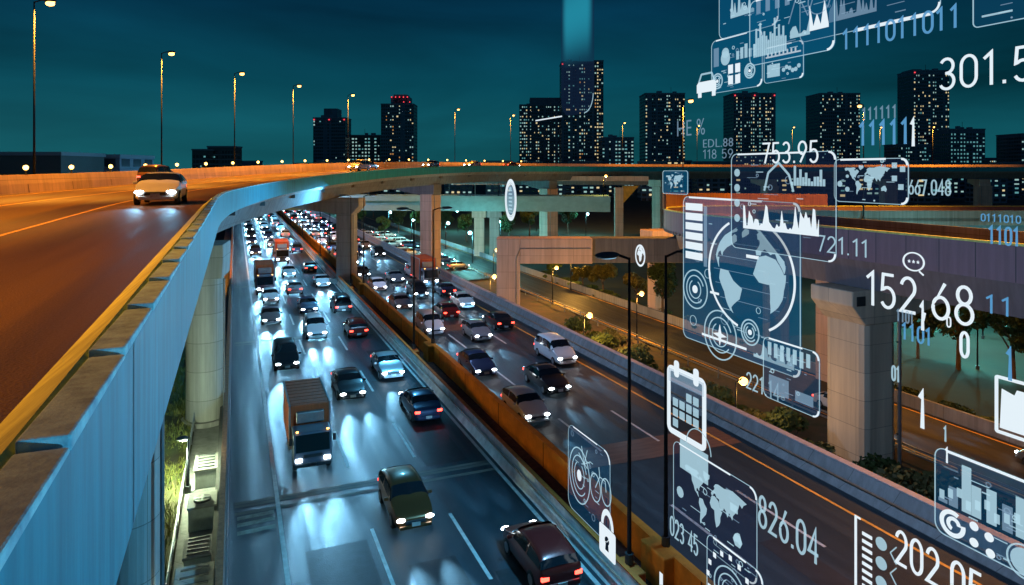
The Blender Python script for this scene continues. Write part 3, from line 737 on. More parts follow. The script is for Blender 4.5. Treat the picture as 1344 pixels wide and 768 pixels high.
# ------------------------------------------------------------------ trees and shrubs
def leaf_cloud(seed, n, rx, rz, leaf, lobes=7, flat=.75):
    rg = random.Random(seed); b = MB(); cs = []
    for _ in range(lobes):
        a = rg.uniform(0, 2 * PI); q = rg.uniform(.2, .75)
        cs.append((math.cos(a) * rx * q, math.sin(a) * rx * q, rz * rg.uniform(-.55, .7), rg.uniform(.3, .52) * rx))
    for _ in range(n):
        c = rg.choice(cs)
        d = Vector((rg.gauss(0, 1), rg.gauss(0, 1), rg.gauss(0, 1))).normalized() * c[3] * rg.uniform(.55, 1.08)
        p = Vector(c[:3]) + Vector((d.x, d.y, d.z * flat)); 
        u = Vector((rg.gauss(0, 1), rg.gauss(0, 1), rg.gauss(0, 1))).normalized(); v = u.orthogonal().normalized()
        s = leaf * rg.uniform(.6, 1.4)
        b.poly([p - u * s * .5, p + v * s * .32, p + u * s * .5, p - v * s * .32])
    return b
def make_tree(name, label, seed, h, r, m, group, n=5000, leaf=.46, trunk=.35, cat='tree'):
    t = thing(name, label, cat, group=group)
    rg = random.Random(seed); b = MB()
    b.tube([(0, 0, -.2), (.05, 0, h * .3), (.1, .05, h * .6)], [.09 * h ** .5, .06 * h ** .5, .03 * h ** .5], 8)
    for k in range(5):
        a = k * 2 * PI / 5 + rg.uniform(-.4, .4); z0 = h * rg.uniform(.32, .5)
        b.tube([(0.05, 0, z0), (math.cos(a) * r * .35, math.sin(a) * r * .35, z0 + h * .18), (math.cos(a) * r * .7, math.sin(a) * r * .7, z0 + h * .28)], [.035 * h ** .5, .022 * h ** .5, .008], 6)
    b.obj('trunk', M_BARK, t)
    o = leaf_cloud(seed, n, r, h * .34, leaf, 8, h * .34 / r * .9).obj('crown', m, t); o.location = (0, 0, h * .68)
    return t
G = 'trees beyond the highway'
TP = [make_tree('broadleaf_tree', 'x', 1, 7.5, 2.8, M_LEAF, G), make_tree('broadleaf_tree', 'x', 2, 6.2, 2.6, M_LEAF3, G), make_tree('broadleaf_tree', 'x', 3, 8.5, 3.0, M_LEAF2, G)]
used = [False] * 3
def place(kind, px, d, label, sc=1.0, zb=-4.2, pool=None, us=None):
    pool = pool or TP; us = us if us is not None else used
    p = at(px, d); rz2 = random.uniform(0, 6)
    if not us[kind]: o = pool[kind]; us[kind] = True; o.location = (p[0], p[1], zb); o.rotation_euler = (0, 0, rz2); o['label'] = label
    else: o = dup(pool[kind], (p[0], p[1], zb), rz2, label)
    o.scale = (sc, sc, sc)
    return o
place(1, 792, 104, 'round yellowish tree lit by sodium light beyond the frontage road', .85)
place(1, 765, 108, 'small olive tree just left of the round yellowish tree', .7)
place(1, 835, 96, 'olive tree right of the round yellowish tree', .8)
place(0, 725, 116, 'dim tree inside the opening of the beige portal frame', .8)
place(2, 870, 88, 'dark tree beyond the frontage road behind the second lamp post', .9)
place(2, 1258, 66, 'large dark tree on the teal lit lawn right of the massive pier', .95)
place(2, 1205, 70, 'dark tree close to the right side of the massive pier', .7)
place(0, 1330, 62, 'leafy tree at the right edge of the view behind the folder icon', 1.0)
place(2, 1230, 88, 'dark tree farther back on the teal lit lawn', .9)
place(0, 1300, 92, 'tree in the back row of the teal lit lawn', 1.0)
place(0, 475, 230, 'green tree beside the far end of the highway, right of the median pier', .9)
place(0, 505, 190, 'bright green tree left of the brown pier', .85)
place(2, 523, 205, 'dark green tree left of the brown pier behind the car park', 1)
place(0, 545, 215, 'tree just left of the brown pier', .9)
place(2, 585, 200, 'dark tree between the brown pier and the overpass columns', .9)
place(0, 612, 185, 'tall narrow green tree left of the overpass columns', 1.0)
place(2, 668, 180, 'tree right of the overpass columns', 1.0)
place(0, 695, 200, 'green tree behind the beige portal frame', 1.1)
place(2, 745, 205, 'dark tree right of the brown pier behind the portal frame', 1.1)
place(2, 470, 300, 'far dark tree at the end of the highway', 1.1)
place(0, 490, 280, 'far green tree at the end of the highway', 1.1)
place(2, 1080, 120, 'dark tree under the far straight of the ramp', 1.0)
place(2, 1330, 110, 'dark tree at the right edge beyond the ramp', 1.2)
place(2, 1180, 115, 'dark tree beyond the ramp behind the number 152,68', 1.1)
GS = 'shrubs on the right bank'
SHP = []
for sd, m in ((21, M_LEAF), (22, M_LEAF3)):
    t = thing('shrub', 'x', 'shrub', group=GS)
    b = MB(); 
    for k in range(5): b.tube([(0, 0, -.1), (math.cos(k * 1.3) * .4, math.sin(k * 1.3) * .4, .8)], [.04, .015], 5)
    b.obj('stem', M_BARK, t); o = leaf_cloud(sd, 1500, 1.25, .75, .2, 7, .6).obj('foliage', m, t); o.location = (0, 0, .75); SHP.append(t)
su = [False, False]
for i in range(17):
    y = 17 + 3.1 * i + random.uniform(-.6, .6); x = 34.5 + random.uniform(-1.2, 2.6)
    k = i % 2; lb_ = 'bushy green shrub on the brown bank, %s from the right in the row' % (ORD[i] if i else 'first')
    if not su[k]: o = SHP[k]; o.location = (x, y, -4.0); o['label'] = lb_; su[k] = True
    else: o = dup(SHP[k], (x, y, -4.0), random.uniform(0, 6), lb_)
    s_ = random.uniform(1.0, 1.7); o.scale = (s_ * 1.2, s_ * 1.2, s_)
for i in range(22):
    y = 24 + 4.2 * i; x = 51.8 + random.uniform(-.2, .5)
    o = dup(SHP[0], (x, y, -4.2), random.uniform(0, 6), 'green hedge shrub along the far side of the frontage road, %s from the right' % (ORD[i] if i else 'first'), 'hedge along the frontage road'); o.scale = (.95, 1.5, .7)

# cool park lamps and warm frontage lamps
G = 'cool white lamps beyond the highway'
CL = make_lamp('bright cool lamp between the brown pier and the overpass columns', 6.5, .5, M_COOLL, P_COOL, C_COOL, G, head=.35, name='park_lamp', wide=True)
MB().ball((.6, 0, 6.5), (.42, .42, .34), 10, 8).obj('globe', M_COOLL, CL, smooth=True)
for i, (px, d, lb_) in enumerate(((585, 165, None), (657, 170, 'bright cool lamp just right of the overpass columns'), (601, 215, 'small cool lamp behind the tree beside the brown pier'),
        (510, 210, 'cool lamp over the car park left of the brown pier'), (704, 215, 'cool lamp left of the pier behind the portal'), (769, 200, 'cool lamp right of the pier behind the portal'),
        (1220, 84, 'cool lamp lighting the lawn right of the massive pier'), (1290, 78, 'cool lamp lighting the lawn near the right edge'), (540, 175, 'cool lamp over the parked cars beside the highway'),
        (440, 330, 'far cool lamp at the end of the highway'), (1170, 100, 'cool lamp on the lawn behind the massive pier'), (620, 140, 'cool lamp over the teal lit side street'), (1283, 66, 'cool lamp beside the massive pier left of the folder icon'))):
    p = at(px, d)
    if i == 0: CL.location = (p[0], p[1], -4.2)
    else: dup(CL, (p[0], p[1], -4.2), random.uniform(0, 6), lb_)
G = 'amber lamps along the frontage road'
WL = make_lamp('amber lamp by the frontage road inside the portal opening', 5.2, .5, M_SODIUM, P_WARM, C_WARM, G, head=.3, name='frontage_lamp', wide=True)
MB().ball((.6, 0, 5.2), (.3, .3, .26), 10, 8).obj('globe', M_SODIUM, WL, smooth=True)
for i, (X, Y, lb_) in enumerate(((42, 88, None), (42, 66, 'amber lamp by the frontage road behind the first median lamp post'), 
                         (30.5, 36, 'added amber fill lamp on the bank behind the small bar screen hologram'), (49.5, 97, 'amber lamp beside the round yellowish tree'), (42, 112, 'farthest amber lamp by the frontage road'), (31, 58, 'amber lamp on the bank below the beige portal frame'), (31, 84, 'amber lamp at the foot of the brown pier'))):
    if i == 0: WL.location = (X, Y, -4.1)
    else:
        o = dup(WL, (X, Y, -4.1), 0, lb_)
        if X == 30.5:  # added fill lamp that warms the ramp pier and shrubs, dimmed here
            for ch in o.children:
                if ch.type == 'LIGHT': ch.data = ch.data.copy(); ch.data.energy *= .22
for px, d, lb_ in ((654, 152, 'amber lamp on the teal overpass above the columns'), (792, 151, 'amber lamp at the right end of the teal overpass')):
    p = at(px, d); dup(WL, (p[0], p[1], 8.6), 0, lb_)
# tall sodium lamps on the ramp
for i, (s, u, lb_) in enumerate(((72, 4.5 - 5.2, 'tall sodium lamp on the ramp below the car icon hologram'), (96, RW + .3, 'sodium lamp on the far straight of the ramp'), (22, RW + .3, 'sodium lamp on the near straight of the ramp beyond the right edge'), (2, RW + .3, 'sodium lamp on the ramp abreast of the camera'))):
    p = rpos(s, u, -.2); dup(FL, p, math.atan2(-ramp(s)[1][1], -ramp(s)[1][0]) if u > 1 else math.atan2(ramp(s)[1][1], ramp(s)[1][0]), lb_, 'sodium lamps along the ramp')
# ------------------------------------------------------------------ vehicles (all at rest, front towards -y)
def paint(name, c, metal=.3): return mat(name, c, .3, metal=metal, coat=.6)
SEDAN = [(-2.25, .60, .50, .52), (-2.17, .78, .64, .67), (-1.6, .87, .78, .83), (-1.0, .90, .88, .93), (-.35, .90, .92, 1.38), (.3, .90, .93, 1.45), (1.0, .89, .94, 1.38), (1.65, .88, .95, 1.02), (2.12, .84, .92, .96), (2.25, .72, .78, .80)]
VAN = [(-2.3, .64, .55, .58), (-2.22, .80, .72, .75), (-1.75, .88, .92, .98), (-1.35, .90, 1.0, 1.12), (-.7, .90, 1.02, 1.75), (.2, .90, 1.03, 1.83), (1.4, .90, 1.03, 1.80), (2.05, .88, 1.02, 1.72), (2.25, .86, 1.0, 1.05), (2.32, .76, .8, .84)]
HATCH = [(-2.0, .60, .52, .55), (-1.93, .76, .68, .71), (-1.45, .84, .82, .87), (-.95, .86, .92, .97), (-.35, .86, .95, 1.45), (.3, .86, .96, 1.52), (1.1, .85, .97, 1.46), (1.7, .84, .97, 1.34), (1.93, .82, .95, 1.0), (2.0, .70, .75, .8)]
def section(st):
    y, w, zb, zr = st; c = max(0, zr - zb); k = min(1, c / .45); g = 1 - .2 * k
    return [(0, .22), (w * .9, .22), (w * .99, .34), (w, .58), (w * .975, zb), (w * (g + .02 * (1 - k)), zb + c * .86), (w * g * .84, zb + c * .985), (0, zr + .025)]
def lerp(a, b, t): return tuple(a[i] + (b[i] - a[i]) * t for i in range(len(a)))
def car_patch(b, sts, y0, y1, j0, j1, side, ny=4, off=.012, inset=.0):
    """panel wrapped on the body between stations y0..y1 and section points j0..j1"""
    def S(y, j):
        for a, c in zip(sts, sts[1:]):
            if a[0] <= y <= c[0] + 1e-6: st = lerp(a, c, (y - a[0]) / (c[0] - a[0])); break
        sec = section(st); i = min(int(j), len(sec) - 2); q = lerp(sec[i], sec[i + 1], j - i)
        return Vector((q[0] * side, y, q[1]))
    js = [j0] + [j for j in range(int(j0) + 1, int(math.ceil(j1)))] + [j1]
    k = len(b.v)
    for i in range(ny + 1):
        y = y0 + (y1 - y0) * i / ny
        for j in js:
            p = S(y, j); du = S(min(y + .02, sts[-1][0]), j) - S(max(y - .02, sts[0][0]), j); dv = S(y, min(j + .1, 6.99)) - S(y, max(j - .1, 0))
            n = du.cross(dv).normalized(); c = Vector((p.x * .15, 0, p.z - .85))
            if n.dot(c) < 0: n = -n
            b.v.append(tuple(p + n * off))
    m = len(js)
    for i in range(ny):
        for j in range(m - 1): b.f.append((k + i * m + j, k + i * m + j + 1, k + (i + 1) * m + j + 1, k + (i + 1) * m + j))
WHEEL = {}
def wheels(t, xs, ys, r=.32):
    if r not in WHEEL:
        WHEEL[r] = (MB().tube([(-.11, 0, 0), (-.09, 0, 0), (.09, 0, 0), (.11, 0, 0)], [r * .86, r, r, r * .86], 18).mesh('tyre', M_BLACK), MB().tube([(-.115, 0, 0), (.118, 0, 0)], r * .62, 12).mesh('rim', M_CHROME))
    for y in ys:
        for x in xs:
            w = link('wheel', WHEEL[r][0], t); w.location = (x, y, r); link('rim', WHEEL[r][1], w)
def beams(t, y, x, z, power, rng=True):
    for s in (-1, 1): spot('headlight_beam', t, (s * x, y - .12, z), power, C_HEAD, 24, 1.0, .07, (R(90 - 4.5), 0, PI))
def make_car(name, label, cat, sts, m, group):
    t = thing(name, label, cat, group=group)
    b = MB(); n = 8; 
    for st in sts:
        sec = section(st); ring = [(x, st[0], z) for x, z in sec] + [(-x, st[0], z) for x, z in sec[-2:0:-1]]
        b.v += ring
    m_ = 14
    for i in range(len(sts) - 1):
        for j in range(m_): q = (j + 1) % m_; b.f.append((i * m_ + j, i * m_ + q, (i + 1) * m_ + q, (i + 1) * m_ + j))
    b.f.append(tuple(range(m_))); b.f.append(tuple((len(sts) - 1) * m_ + j for j in range(m_))[::-1])
    o = b.obj('body', m, t, smooth=True); o.modifiers.new('Smooth', 'SUBSURF').levels = 1; o.modifiers['Smooth'].render_levels = 2
    ya, yb = sts[3][0], sts[4][0]; yc = [s[0] for s in sts]
    g = MB(); [car_patch(g, sts, ya + .06, yb - .03, 4.55, 7, s) for s in (-1, 1)]; g.obj('windscreen', M_GLASS, t, smooth=True)
    re = max(i for i in range(len(sts)) if sts[i][3] - sts[i][2] > .3)
    g = MB(); [car_patch(g, sts, yc[re] + .04, yc[re + 1] - .03, 4.6, 7, s) for s in (-1, 1)]; g.obj('rear_window', M_GLASS, t, smooth=True)
    for s in (-1, 1):
        for y0, y1 in ((yb - .18, (yb + yc[re]) / 2 - .05), ((yb + yc[re]) / 2 + .05, yc[re] + .05)):
            g = MB(); car_patch(g, sts, y0, y1, 4.12, 4.9, s, off=.014); g.obj('side_window', M_GLASS, t, smooth=True)
    w0 = sts[1][1]; zl = sts[1][2]
    for s in (-1, 1):
        MB().ball((s * (w0 - .16), sts[0][0] + .07, zl - .06), (.19, .10, .075), 12, 6).obj('headlight', M_HEADL, t, smooth=True)
        MB().box((s * (sts[-2][1] - .17), sts[-1][0] - .05, sts[-1][2] - .03), (.30, .1, .14)).obj('tail_light', M_TAILL, t, bevel=.02)
        MB().box((s * (sts[3][1] + .09), ya + .32, sts[3][2] + .08), (.2, .1, .14)).obj('mirror', m, t, bevel=.03)
    MB().box((0, sts[0][0] + .0, .52 if sts is not VAN else .56), (.85, .06, .14)).obj('grille', M_DARKST, t, bevel=.02)
    MB().box((0, sts[0][0] + .03, .33), (1.35, .14, .15)).obj('bumper', m, t, bevel=.04)
    MB().box((0, sts[-1][0] - .03, .42), (1.4, .14, .2)).obj('bumper', m, t, bevel=.04)
    for y in (sts[0][0] - .05, sts[-1][0] + .05): MB().box((0, y, .44), (.36, .02, .16)).obj('number_plate', M_WHITE, t)
    wheels(t, (-sts[4][1] + .10, sts[4][1] - .10), (sts[0][0] + .85, sts[-1][0] - .85))
    beams(t, sts[0][0], w0 - .16, zl - .06, P_HEAD)
    return t
def make_truck(name, label, group, cargo):
    t = thing(name, label, 'truck', group=group); cabm = paint('truck_cab_paint', (.10, .13, .18), .1)
    MB().box((0, .3, .62), (1.0, 6.4, .28)).obj('chassis', M_DARKST, t)
    MB().prism([(-3.2, .45), (-3.2, 1.15), (-2.95, 2.15), (-1.75, 2.2), (-1.65, .45)], -1.0, 1.0).obj('cab', cabm, t, bevel=.08)
    MB().prism([(-3.22, 1.2), (-3.0, 2.05), (-2.98, 2.05), (-3.2, 1.2)], -.88, .88).obj('windscreen', M_GLASS, t)
    for s in (-1, 1):
        MB().box((s * 1.005, -2.35, 1.6), (.03, .8, .6)).obj('side_window', M_GLASS, t)
        MB().box((s * .74, -3.22, .78), (.34, .08, .18)).obj('headlight', M_HEADL, t, bevel=.03)
        MB().box((s * .9, 3.42, .75), (.3, .06, .14)).obj('tail_light', M_TAILL, t, bevel=.02)
        MB().box((s * 1.15, -3.0, 1.75), (.16, .1, .36)).obj('mirror', M_BLACK, t, bevel=.02)
    MB().box((0, -3.2, .5), (1.9, .12, .22)).obj('bumper', M_DARKST, t, bevel=.03)
    MB().box((0, -3.22, .98), (1.0, .05, .16)).obj('grille', M_DARKST, t)
    o = MB().box((0, .95, 2.0), (2.2, 4.9, 2.4)).obj('cargo_box', cargo, t, bevel=.05)
    for k in range(9):
        for s in (-1, 1): MB().box((s * 1.105, -1.3 + .56 * k, 2.0), (.03, .06, 2.2)).obj('cargo_rib', M_DARKST, o)
    for s in (-1, 1):
        MB().box((s * 1.09, -1.5, 2.0), (.1, .1, 2.44)).obj('corner_rail', M_STEEL, o); MB().box((s * 1.09, .95, 3.2), (.1, 4.94, .08)).obj('top_rail', M_STEEL, o)
        MB().box((s * .8, -3.0, 2.24), (.12, .08, .06)).obj('marker_light', M_SODIUM, t)
    for k in range(8): MB().box((0, -1.2 + .6 * k, 3.205), (2.1, .05, .03)).obj('roof_rib', cargo, o)
    MB().box((0, -1.62, 2.55), (1.5, .3, .6)).obj('cooling_unit', M_STEEL, t, bevel=.05)
    MB().box((0, -3.25, .5), (.36, .02, .16)).obj('number_plate', M_WHITE, t)
    wheels(t, (-.88, .88), (-2.4, 2.1), .42)
    beams(t, -3.2, .74, .78, P_HEAD)
    return t
CARCOL = [('white', (.62, .64, .66), .0), ('silver', (.35, .37, .40), .6), ('dark blue', (.02, .035, .09), .4), ('black', (.012, .013, .016), .3), ('dark red', (.14, .015, .012), .3), ('bronze', (.16, .07, .025), .5)]
SHAPES = [('sedan', SEDAN, 'parked_car'.replace('parked_', '')), ('minivan', VAN, 'minivan'), ('hatchback', HATCH, 'car')]
PROTO = {}
SEQ = {}
def car(kind, ci, X, Y, away, lane, z=0.0, rz=None, group=None, label=None, low=False):
    key = (kind, ci); cn, cc, mt = CARCOL[ci]; sn, sts, nm = SHAPES[kind]
    base = '%s %s, %s, %s' % (cn, sn, 'tail lights towards us' if away else 'headlights towards us', lane)
    SEQ[base] = SEQ.get(base, -1) + 1
    label = label or '%s, %s from camera' % (base, ORD[SEQ[base]] if SEQ[base] else 'first')
    r = (PI if away else 0) if rz is None else rz
    if key not in PROTO:
        PROTO[key] = make_car(nm, label, nm, sts, paint('paint_%s' % cn.replace(' ', '_'), cc, mt), group); PROTO[key].location = (X, Y, z); PROTO[key].rotation_euler = (0, 0, r); return PROTO[key]
    return dup(PROTO[key], (X, Y, z), r, label, group)
G1, G2 = 'vehicles on the left carriageway', 'vehicles on the right carriageway'
LL = ['left carriageway left lane', 'left carriageway middle lane', 'left carriageway right lane']
RL = ['lane beside ochre wall', 'right carriageway middle lane', 'right carriageway outer lane']
LX, RXX = (3.55, 7.0, 10.45), (16.7, 20.0, 23.4)
TR = make_truck('box_truck', 'dark cabbed box truck with a rust brown cargo box in the left lane', G1, mat('cargo_brown', (.46, .085, .022), .6, noise=.3, scale=1.5, streak=True))
TR.location = (3.6, 38.0, 0); TR.scale = (.92, .92, .92)
for X, Y, lb_ in ((3.4, 90.0, 'box truck with a brown cargo box in the left lane ahead of the distant cars'), (16.8, 110, 'box truck in the lane beside the ochre wall among distant cars'), (23.3, 88.0, 'box truck in the outer lane near the far concrete barrier'), (7.1, 118, 'box truck in the middle lane of the left carriageway far off')):
    o = dup(TR, (X, Y, 0), 0, lb_, G1 if X < 12 else 'vehicles on the right carriageway'); o.scale = (1, 1, 1.1)
spec = [  # lane, Y, kind, colour, away
 (1, 29.6, 2, 5, 0), (2, 41.5, 0, 2, 1), (2, 23.6, 2, 4, 1), (0, 55.5, 1, 3, 0), (1, 47.0, 0, 3, 0), (2, 50.5, 0, 1, 0), (2, 63.5, 2, 4, 1),
 (0, 72, 0, 1, 0), (1, 64.5, 1, 0, 0), (1, 76, 0, 2, 0), (2, 75, 1, 3, 1), (0, 83, 2, 0, 0), (1, 88, 0, 1, 1), (2, 92, 0, 0, 0), (0, 99, 1, 3, 0), (1, 102, 2, 0, 0), (2, 106, 0, 3, 1), (0, 110, 0, 1, 0)]
for l, y, k, c, a in spec: car(k, c, LX[l] + random.uniform(-.25, .25), y, a, LL[l], group=G1)
rv = random.Random(17)
for l in range(3):
    y = 126 + rv.uniform(0, 8)
    while y < 330: car(rv.choice((0, 1, 2)), rv.choice((0, 1, 2, 3)), LX[l] + rv.uniform(-.3, .3), y, (l == 2 and rv.random() < .5), LL[l], group=G1); y += rv.uniform(11, 19) * (1 + y / 900)
spec = [(0, 38.5, 2, 0, 0), (1, 43.0, 0, 3, 0), (0, 48.5, 0, 2, 0), (2, 49, 1, 0, 0), (1, 58, 2, 1, 0), (2, 61.5, 0, 3, 1), (0, 62, 1, 0, 0), (1, 68, 0, 4, 1), (2, 72, 2, 0, 0), (0, 74, 0, 1, 0), (1, 80, 1, 3, 0), (2, 80, 0, 2, 1), (0, 86, 2, 0, 0), (1, 92, 0, 1, 0), (2, 95, 1, 0, 0), (0, 98, 0, 3, 0)]
for l, y, k, c, a in spec: car(k, c, RXX[l] + random.uniform(-.25, .25), y, a, RL[l], group=G2)
for l in range(3):
    y = 118 + rv.uniform(0, 7)
    while y < 360: car(rv.choice((0, 1, 2)), rv.choice((0, 1, 2, 3)), RXX[l] + rv.uniform(-.3, .3), y, rv.random() < (.3, .2, .35)[l], RL[l], group=G2); y += rv.uniform(9, 14) * (1 + y / 700)
# frontage road, car park, flyover
for X, Y, k, c, a, lb_ in ((44.3, 40, 0, 0, 0, 'white sedan on the frontage road just left of the massive pier'), (48, 27, 2, 1, 1, 'silver hatchback on the frontage road right of the massive pier'), (44.5, 19, 1, 3, 0, 'black minivan on the frontage road near the right edge')):
    car(k, c, X, Y, a, 'x', z=-4.0, group='vehicles on the frontage road', label=lb_)
rp = random.Random(4)
for r_, (xx, yy) in enumerate(((31, 130), (36, 130), (40, 126))):
    for i in range(9):
        o = car(rp.choice((0, 1, 2)), rp.choice((0, 0, 1, 2)), xx, yy + i * 9.5, 0, 'x', z=-3.9, rz=PI / 2 + rp.uniform(-.05, .05), group='cars in the car park beside the highway',
                label='car standing in the %s row of the car park, %s from the camera' % (('near', 'middle', 'far')[r_], ORD[i] if i else 'first'))
def on_fly(s, u): p = fpos(s, u); n = fly(s)[1]; return p, math.atan2(n[1], n[0])
p, a = on_fly(35, -2.5); fc = car(0, 0, p[0], p[1], 0, 'x', z=p[2], rz=a, group='vehicles on the flyover', label='white sedan with its headlights on driving along the flyover at left')
for ch in fc.children:
    if ch.type == 'LIGHT': ch.data = ch.data.copy(); ch.data.energy *= .22
p, a = on_fly(66, -10.8); car(1, 5, p[0], p[1], 1, 'x', z=p[2], rz=a + PI, group='vehicles on the flyover', label='bronze minivan on the far side of the flyover behind the white sedan')
for s, u, k, c, aw, lb_ in ((112, -6.5, 1, 0, 0, 'white minivan with headlights on the far bend of the flyover'), (122, -10.5, 0, 1, 1, 'silver sedan with red tail lights on the far bend of the flyover'), (137, -6.5, 2, 0, 0, 'white hatchback with headlights on the far bend of the flyover'),
                      (152, -6.5, 0, 0, 0, 'white sedan with headlights on the far flyover before the brown piers'), (171, -10.5, 0, 5, 1, 'bronze sedan with tail lights on the far flyover')):
    p, a = on_fly(s, u); car(k, c, p[0], p[1], aw, 'x', z=p[2], rz=a + (PI if aw else 0), group='vehicles on the flyover', label=lb_)
# ------------------------------------------------------------------ holographic displays floating beside the median, parallel to the road
def hmat(name, col, strength, alpha=1.0):
    m = bpy.data.materials.new(name); m.use_nodes = True; n = m.node_tree; n.nodes.clear()
    o = n.nodes.new('ShaderNodeOutputMaterial'); e_ = n.nodes.new('ShaderNodeEmission'); e_.inputs[0].default_value = (*col, 1); e_.inputs[1].default_value = strength
    if alpha < 1:
        t = n.nodes.new('ShaderNodeBsdfTransparent'); x = n.nodes.new('ShaderNodeMixShader'); x.inputs[0].default_value = alpha
        n.links.new(t.outputs[0], x.inputs[1]); n.links.new(e_.outputs[0], x.inputs[2]); n.links.new(x.outputs[0], o.inputs[0])
    else: n.links.new(e_.outputs[0], o.inputs[0])
    m.cycles.emission_sampling = 'NONE'; return m
H_WHITE = hmat('hologram_white', (.82, .93, 1), .95)
H_SOFT = hmat('hologram_soft_white', (.55, .85, 1), .85, .46)
H_DIM = hmat('hologram_dim', (.45, .72, 1), .6, .30)
H_BLUE = hmat('hologram_blue', (.14, .46, .85), .7, .75)
H_PANE = hmat('hologram_pane', (.02, .22, .50), .30, .22)
H_PANEB = hmat('hologram_bright_pane', (.01, .30, .66), .36, .26)
H_PANED = hmat('hologram_dark_pane', (.04, .09, .26), .2, .25)
def soft_pane():                    # projected pane whose glow fades out towards its own edges
    m = hmat('hologram_cyan_pane', (.03, .48, .68), .55, .5); n = m.node_tree; lk = n.links.new
    c = n.nodes.new('ShaderNodeTexCoord'); sx = n.nodes.new('ShaderNodeSeparateXYZ'); lk(c.outputs['Generated'], sx.inputs[0]); f = []
    for i, (lo, hi) in enumerate(((.0, .22), (.0, .5))):
        a = n.nodes.new('ShaderNodeMath'); a.operation = 'PINGPONG'; a.inputs[1].default_value = .5; lk(sx.outputs[i], a.inputs[0])
        r = n.nodes.new('ShaderNodeMapRange'); r.interpolation_type = 'SMOOTHSTEP'; r.inputs[1].default_value = lo; r.inputs[2].default_value = hi; lk(a.outputs[0], r.inputs[0]); f.append(r)
    p = n.nodes.new('ShaderNodeMath'); p.operation = 'MULTIPLY'; lk(f[0].outputs[0], p.inputs[0]); lk(f[1].outputs[0], p.inputs[1])
    q = n.nodes.new('ShaderNodeMath'); q.operation = 'MULTIPLY'; q.inputs[1].default_value = .75; lk(p.outputs[0], q.inputs[0])
    x = next(k for k in n.nodes if k.type == 'MIX_SHADER'); lk(q.outputs[0], x.inputs[0]); return m
HM = Matrix(((0, 0, -1), (-1, 0, 0), (0, 1, 0)))     # local right -> -Y, local up -> +Z, local out -> -X
HROT = HM.to_euler()
def hpt(px, py, X):
    d = X * F / (CT * (px - XVP)); return ((d - X * ST) / CT, CAMZ - (py - HZ) * d / F)
class HB(MB):
    T = .012
    def pl(s, pts):
        n = len(pts); k = len(s.v); s.v += [(x, y, 0) for x, y in pts] + [(x, y, s.T) for x, y in pts]
        s.f.append(tuple(range(k, k + n))[::-1]); s.f.append(tuple(range(k + n, k + 2 * n)))
        for i in range(n): s.f.append((k + i, k + (i + 1) % n, k + n + (i + 1) % n, k + n + i))
        return s
    def rect(s, x0, y0, x1, y1): return s.pl([(x0, y0), (x1, y0), (x1, y1), (x0, y1)])
    def disc(s, cx, cy, r, ry=None, n=20): ry = ry or r; return s.pl([(cx + r * math.cos(2 * PI * i / n), cy + ry * math.sin(2 * PI * i / n)) for i in range(n)])
    def arc(s, cx, cy, r, th, a0=0, a1=360, ry=None, n=40):
        q = (ry or r) / r
        a = [R(a0 + (a1 - a0) * i / n) for i in range(n + 1)]
        for i in range(n):
            s.pl([(cx + r * math.cos(a[i]), cy + q * r * math.sin(a[i])), (cx + r * math.cos(a[i + 1]), cy + q * r * math.sin(a[i + 1])),
                  (cx + (r - th) * math.cos(a[i + 1]), cy + q * (r - th) * math.sin(a[i + 1])), (cx + (r - th) * math.cos(a[i]), cy + q * (r - th) * math.sin(a[i]))])
        return s
    def line(s, pts, th):
        for (x0, y0), (x1, y1) in zip(pts, pts[1:]):
            d = math.hypot(x1 - x0, y1 - y0) or 1; nx, ny = -(y1 - y0) / d * th / 2, (x1 - x0) / d * th / 2
            s.pl([(x0 + nx, y0 + ny), (x0 - nx, y0 - ny), (x1 - nx, y1 - ny), (x1 + nx, y1 + ny)])
        return s
    def rr(s, x0, y0, x1, y1, r, th=None, n=6):
        def ring(i):
            pts = []
            for cx, cy, a in ((x1 - r, y1 - r, 0), (x0 + r, y1 - r, 90), (x0 + r, y0 + r, 180), (x1 - r, y0 + r, 270)):
                for k in range(n + 1): t = R(a + 90 * k / n); pts.append((cx + (r - i) * math.cos(t), cy + (r - i) * math.sin(t)))
            return pts
        a = ring(0)
        if th is None: return s.pl(a)
        c = ring(th)
        for i in range(len(a)): j = (i + 1) % len(a); s.pl([a[i], a[j], c[j], c[i]])
        return s
def hroot(name, label, cat, px0, py0, px1, py1, X, group='holographic displays over the highway'):
    pc = (px0 + px1) / 2
    ya, yb = hpt(px0, 300, X)[0], hpt(px1, 300, X)[0]; z1, z0 = hpt(pc, py0, X)[1], hpt(pc, py1, X)[1]
    t = thing(name, label, cat, (X, ya, z0)); t.rotation_euler = HROT
    if group: t['group'] = group
    return t, ya - yb, z1 - z0
def hadd(b, name, m, t, w=0.0):
    o = b.obj(name, m, t); o.location = (0, 0, w); return o
FONTC = {}
def text_mesh(s, m, thin=0.0):
    c = bpy.data.curves.new('digits', 'FONT'); c.body = s; c.size = 1; c.extrude = .006; c.offset = thin; c.resolution_u = 3; c.space_character = 1.08
    o = bpy.data.objects.new('digits', c); COL.objects.link(o); bpy.context.view_layer.update()
    me = bpy.data.meshes.new_from_object(o.evaluated_get(bpy.context.evaluated_depsgraph_get()))
    bpy.data.objects.remove(o); bpy.data.curves.remove(c)
    me.materials.clear(); me.materials.append(m); me.name = 'digits'
    return me
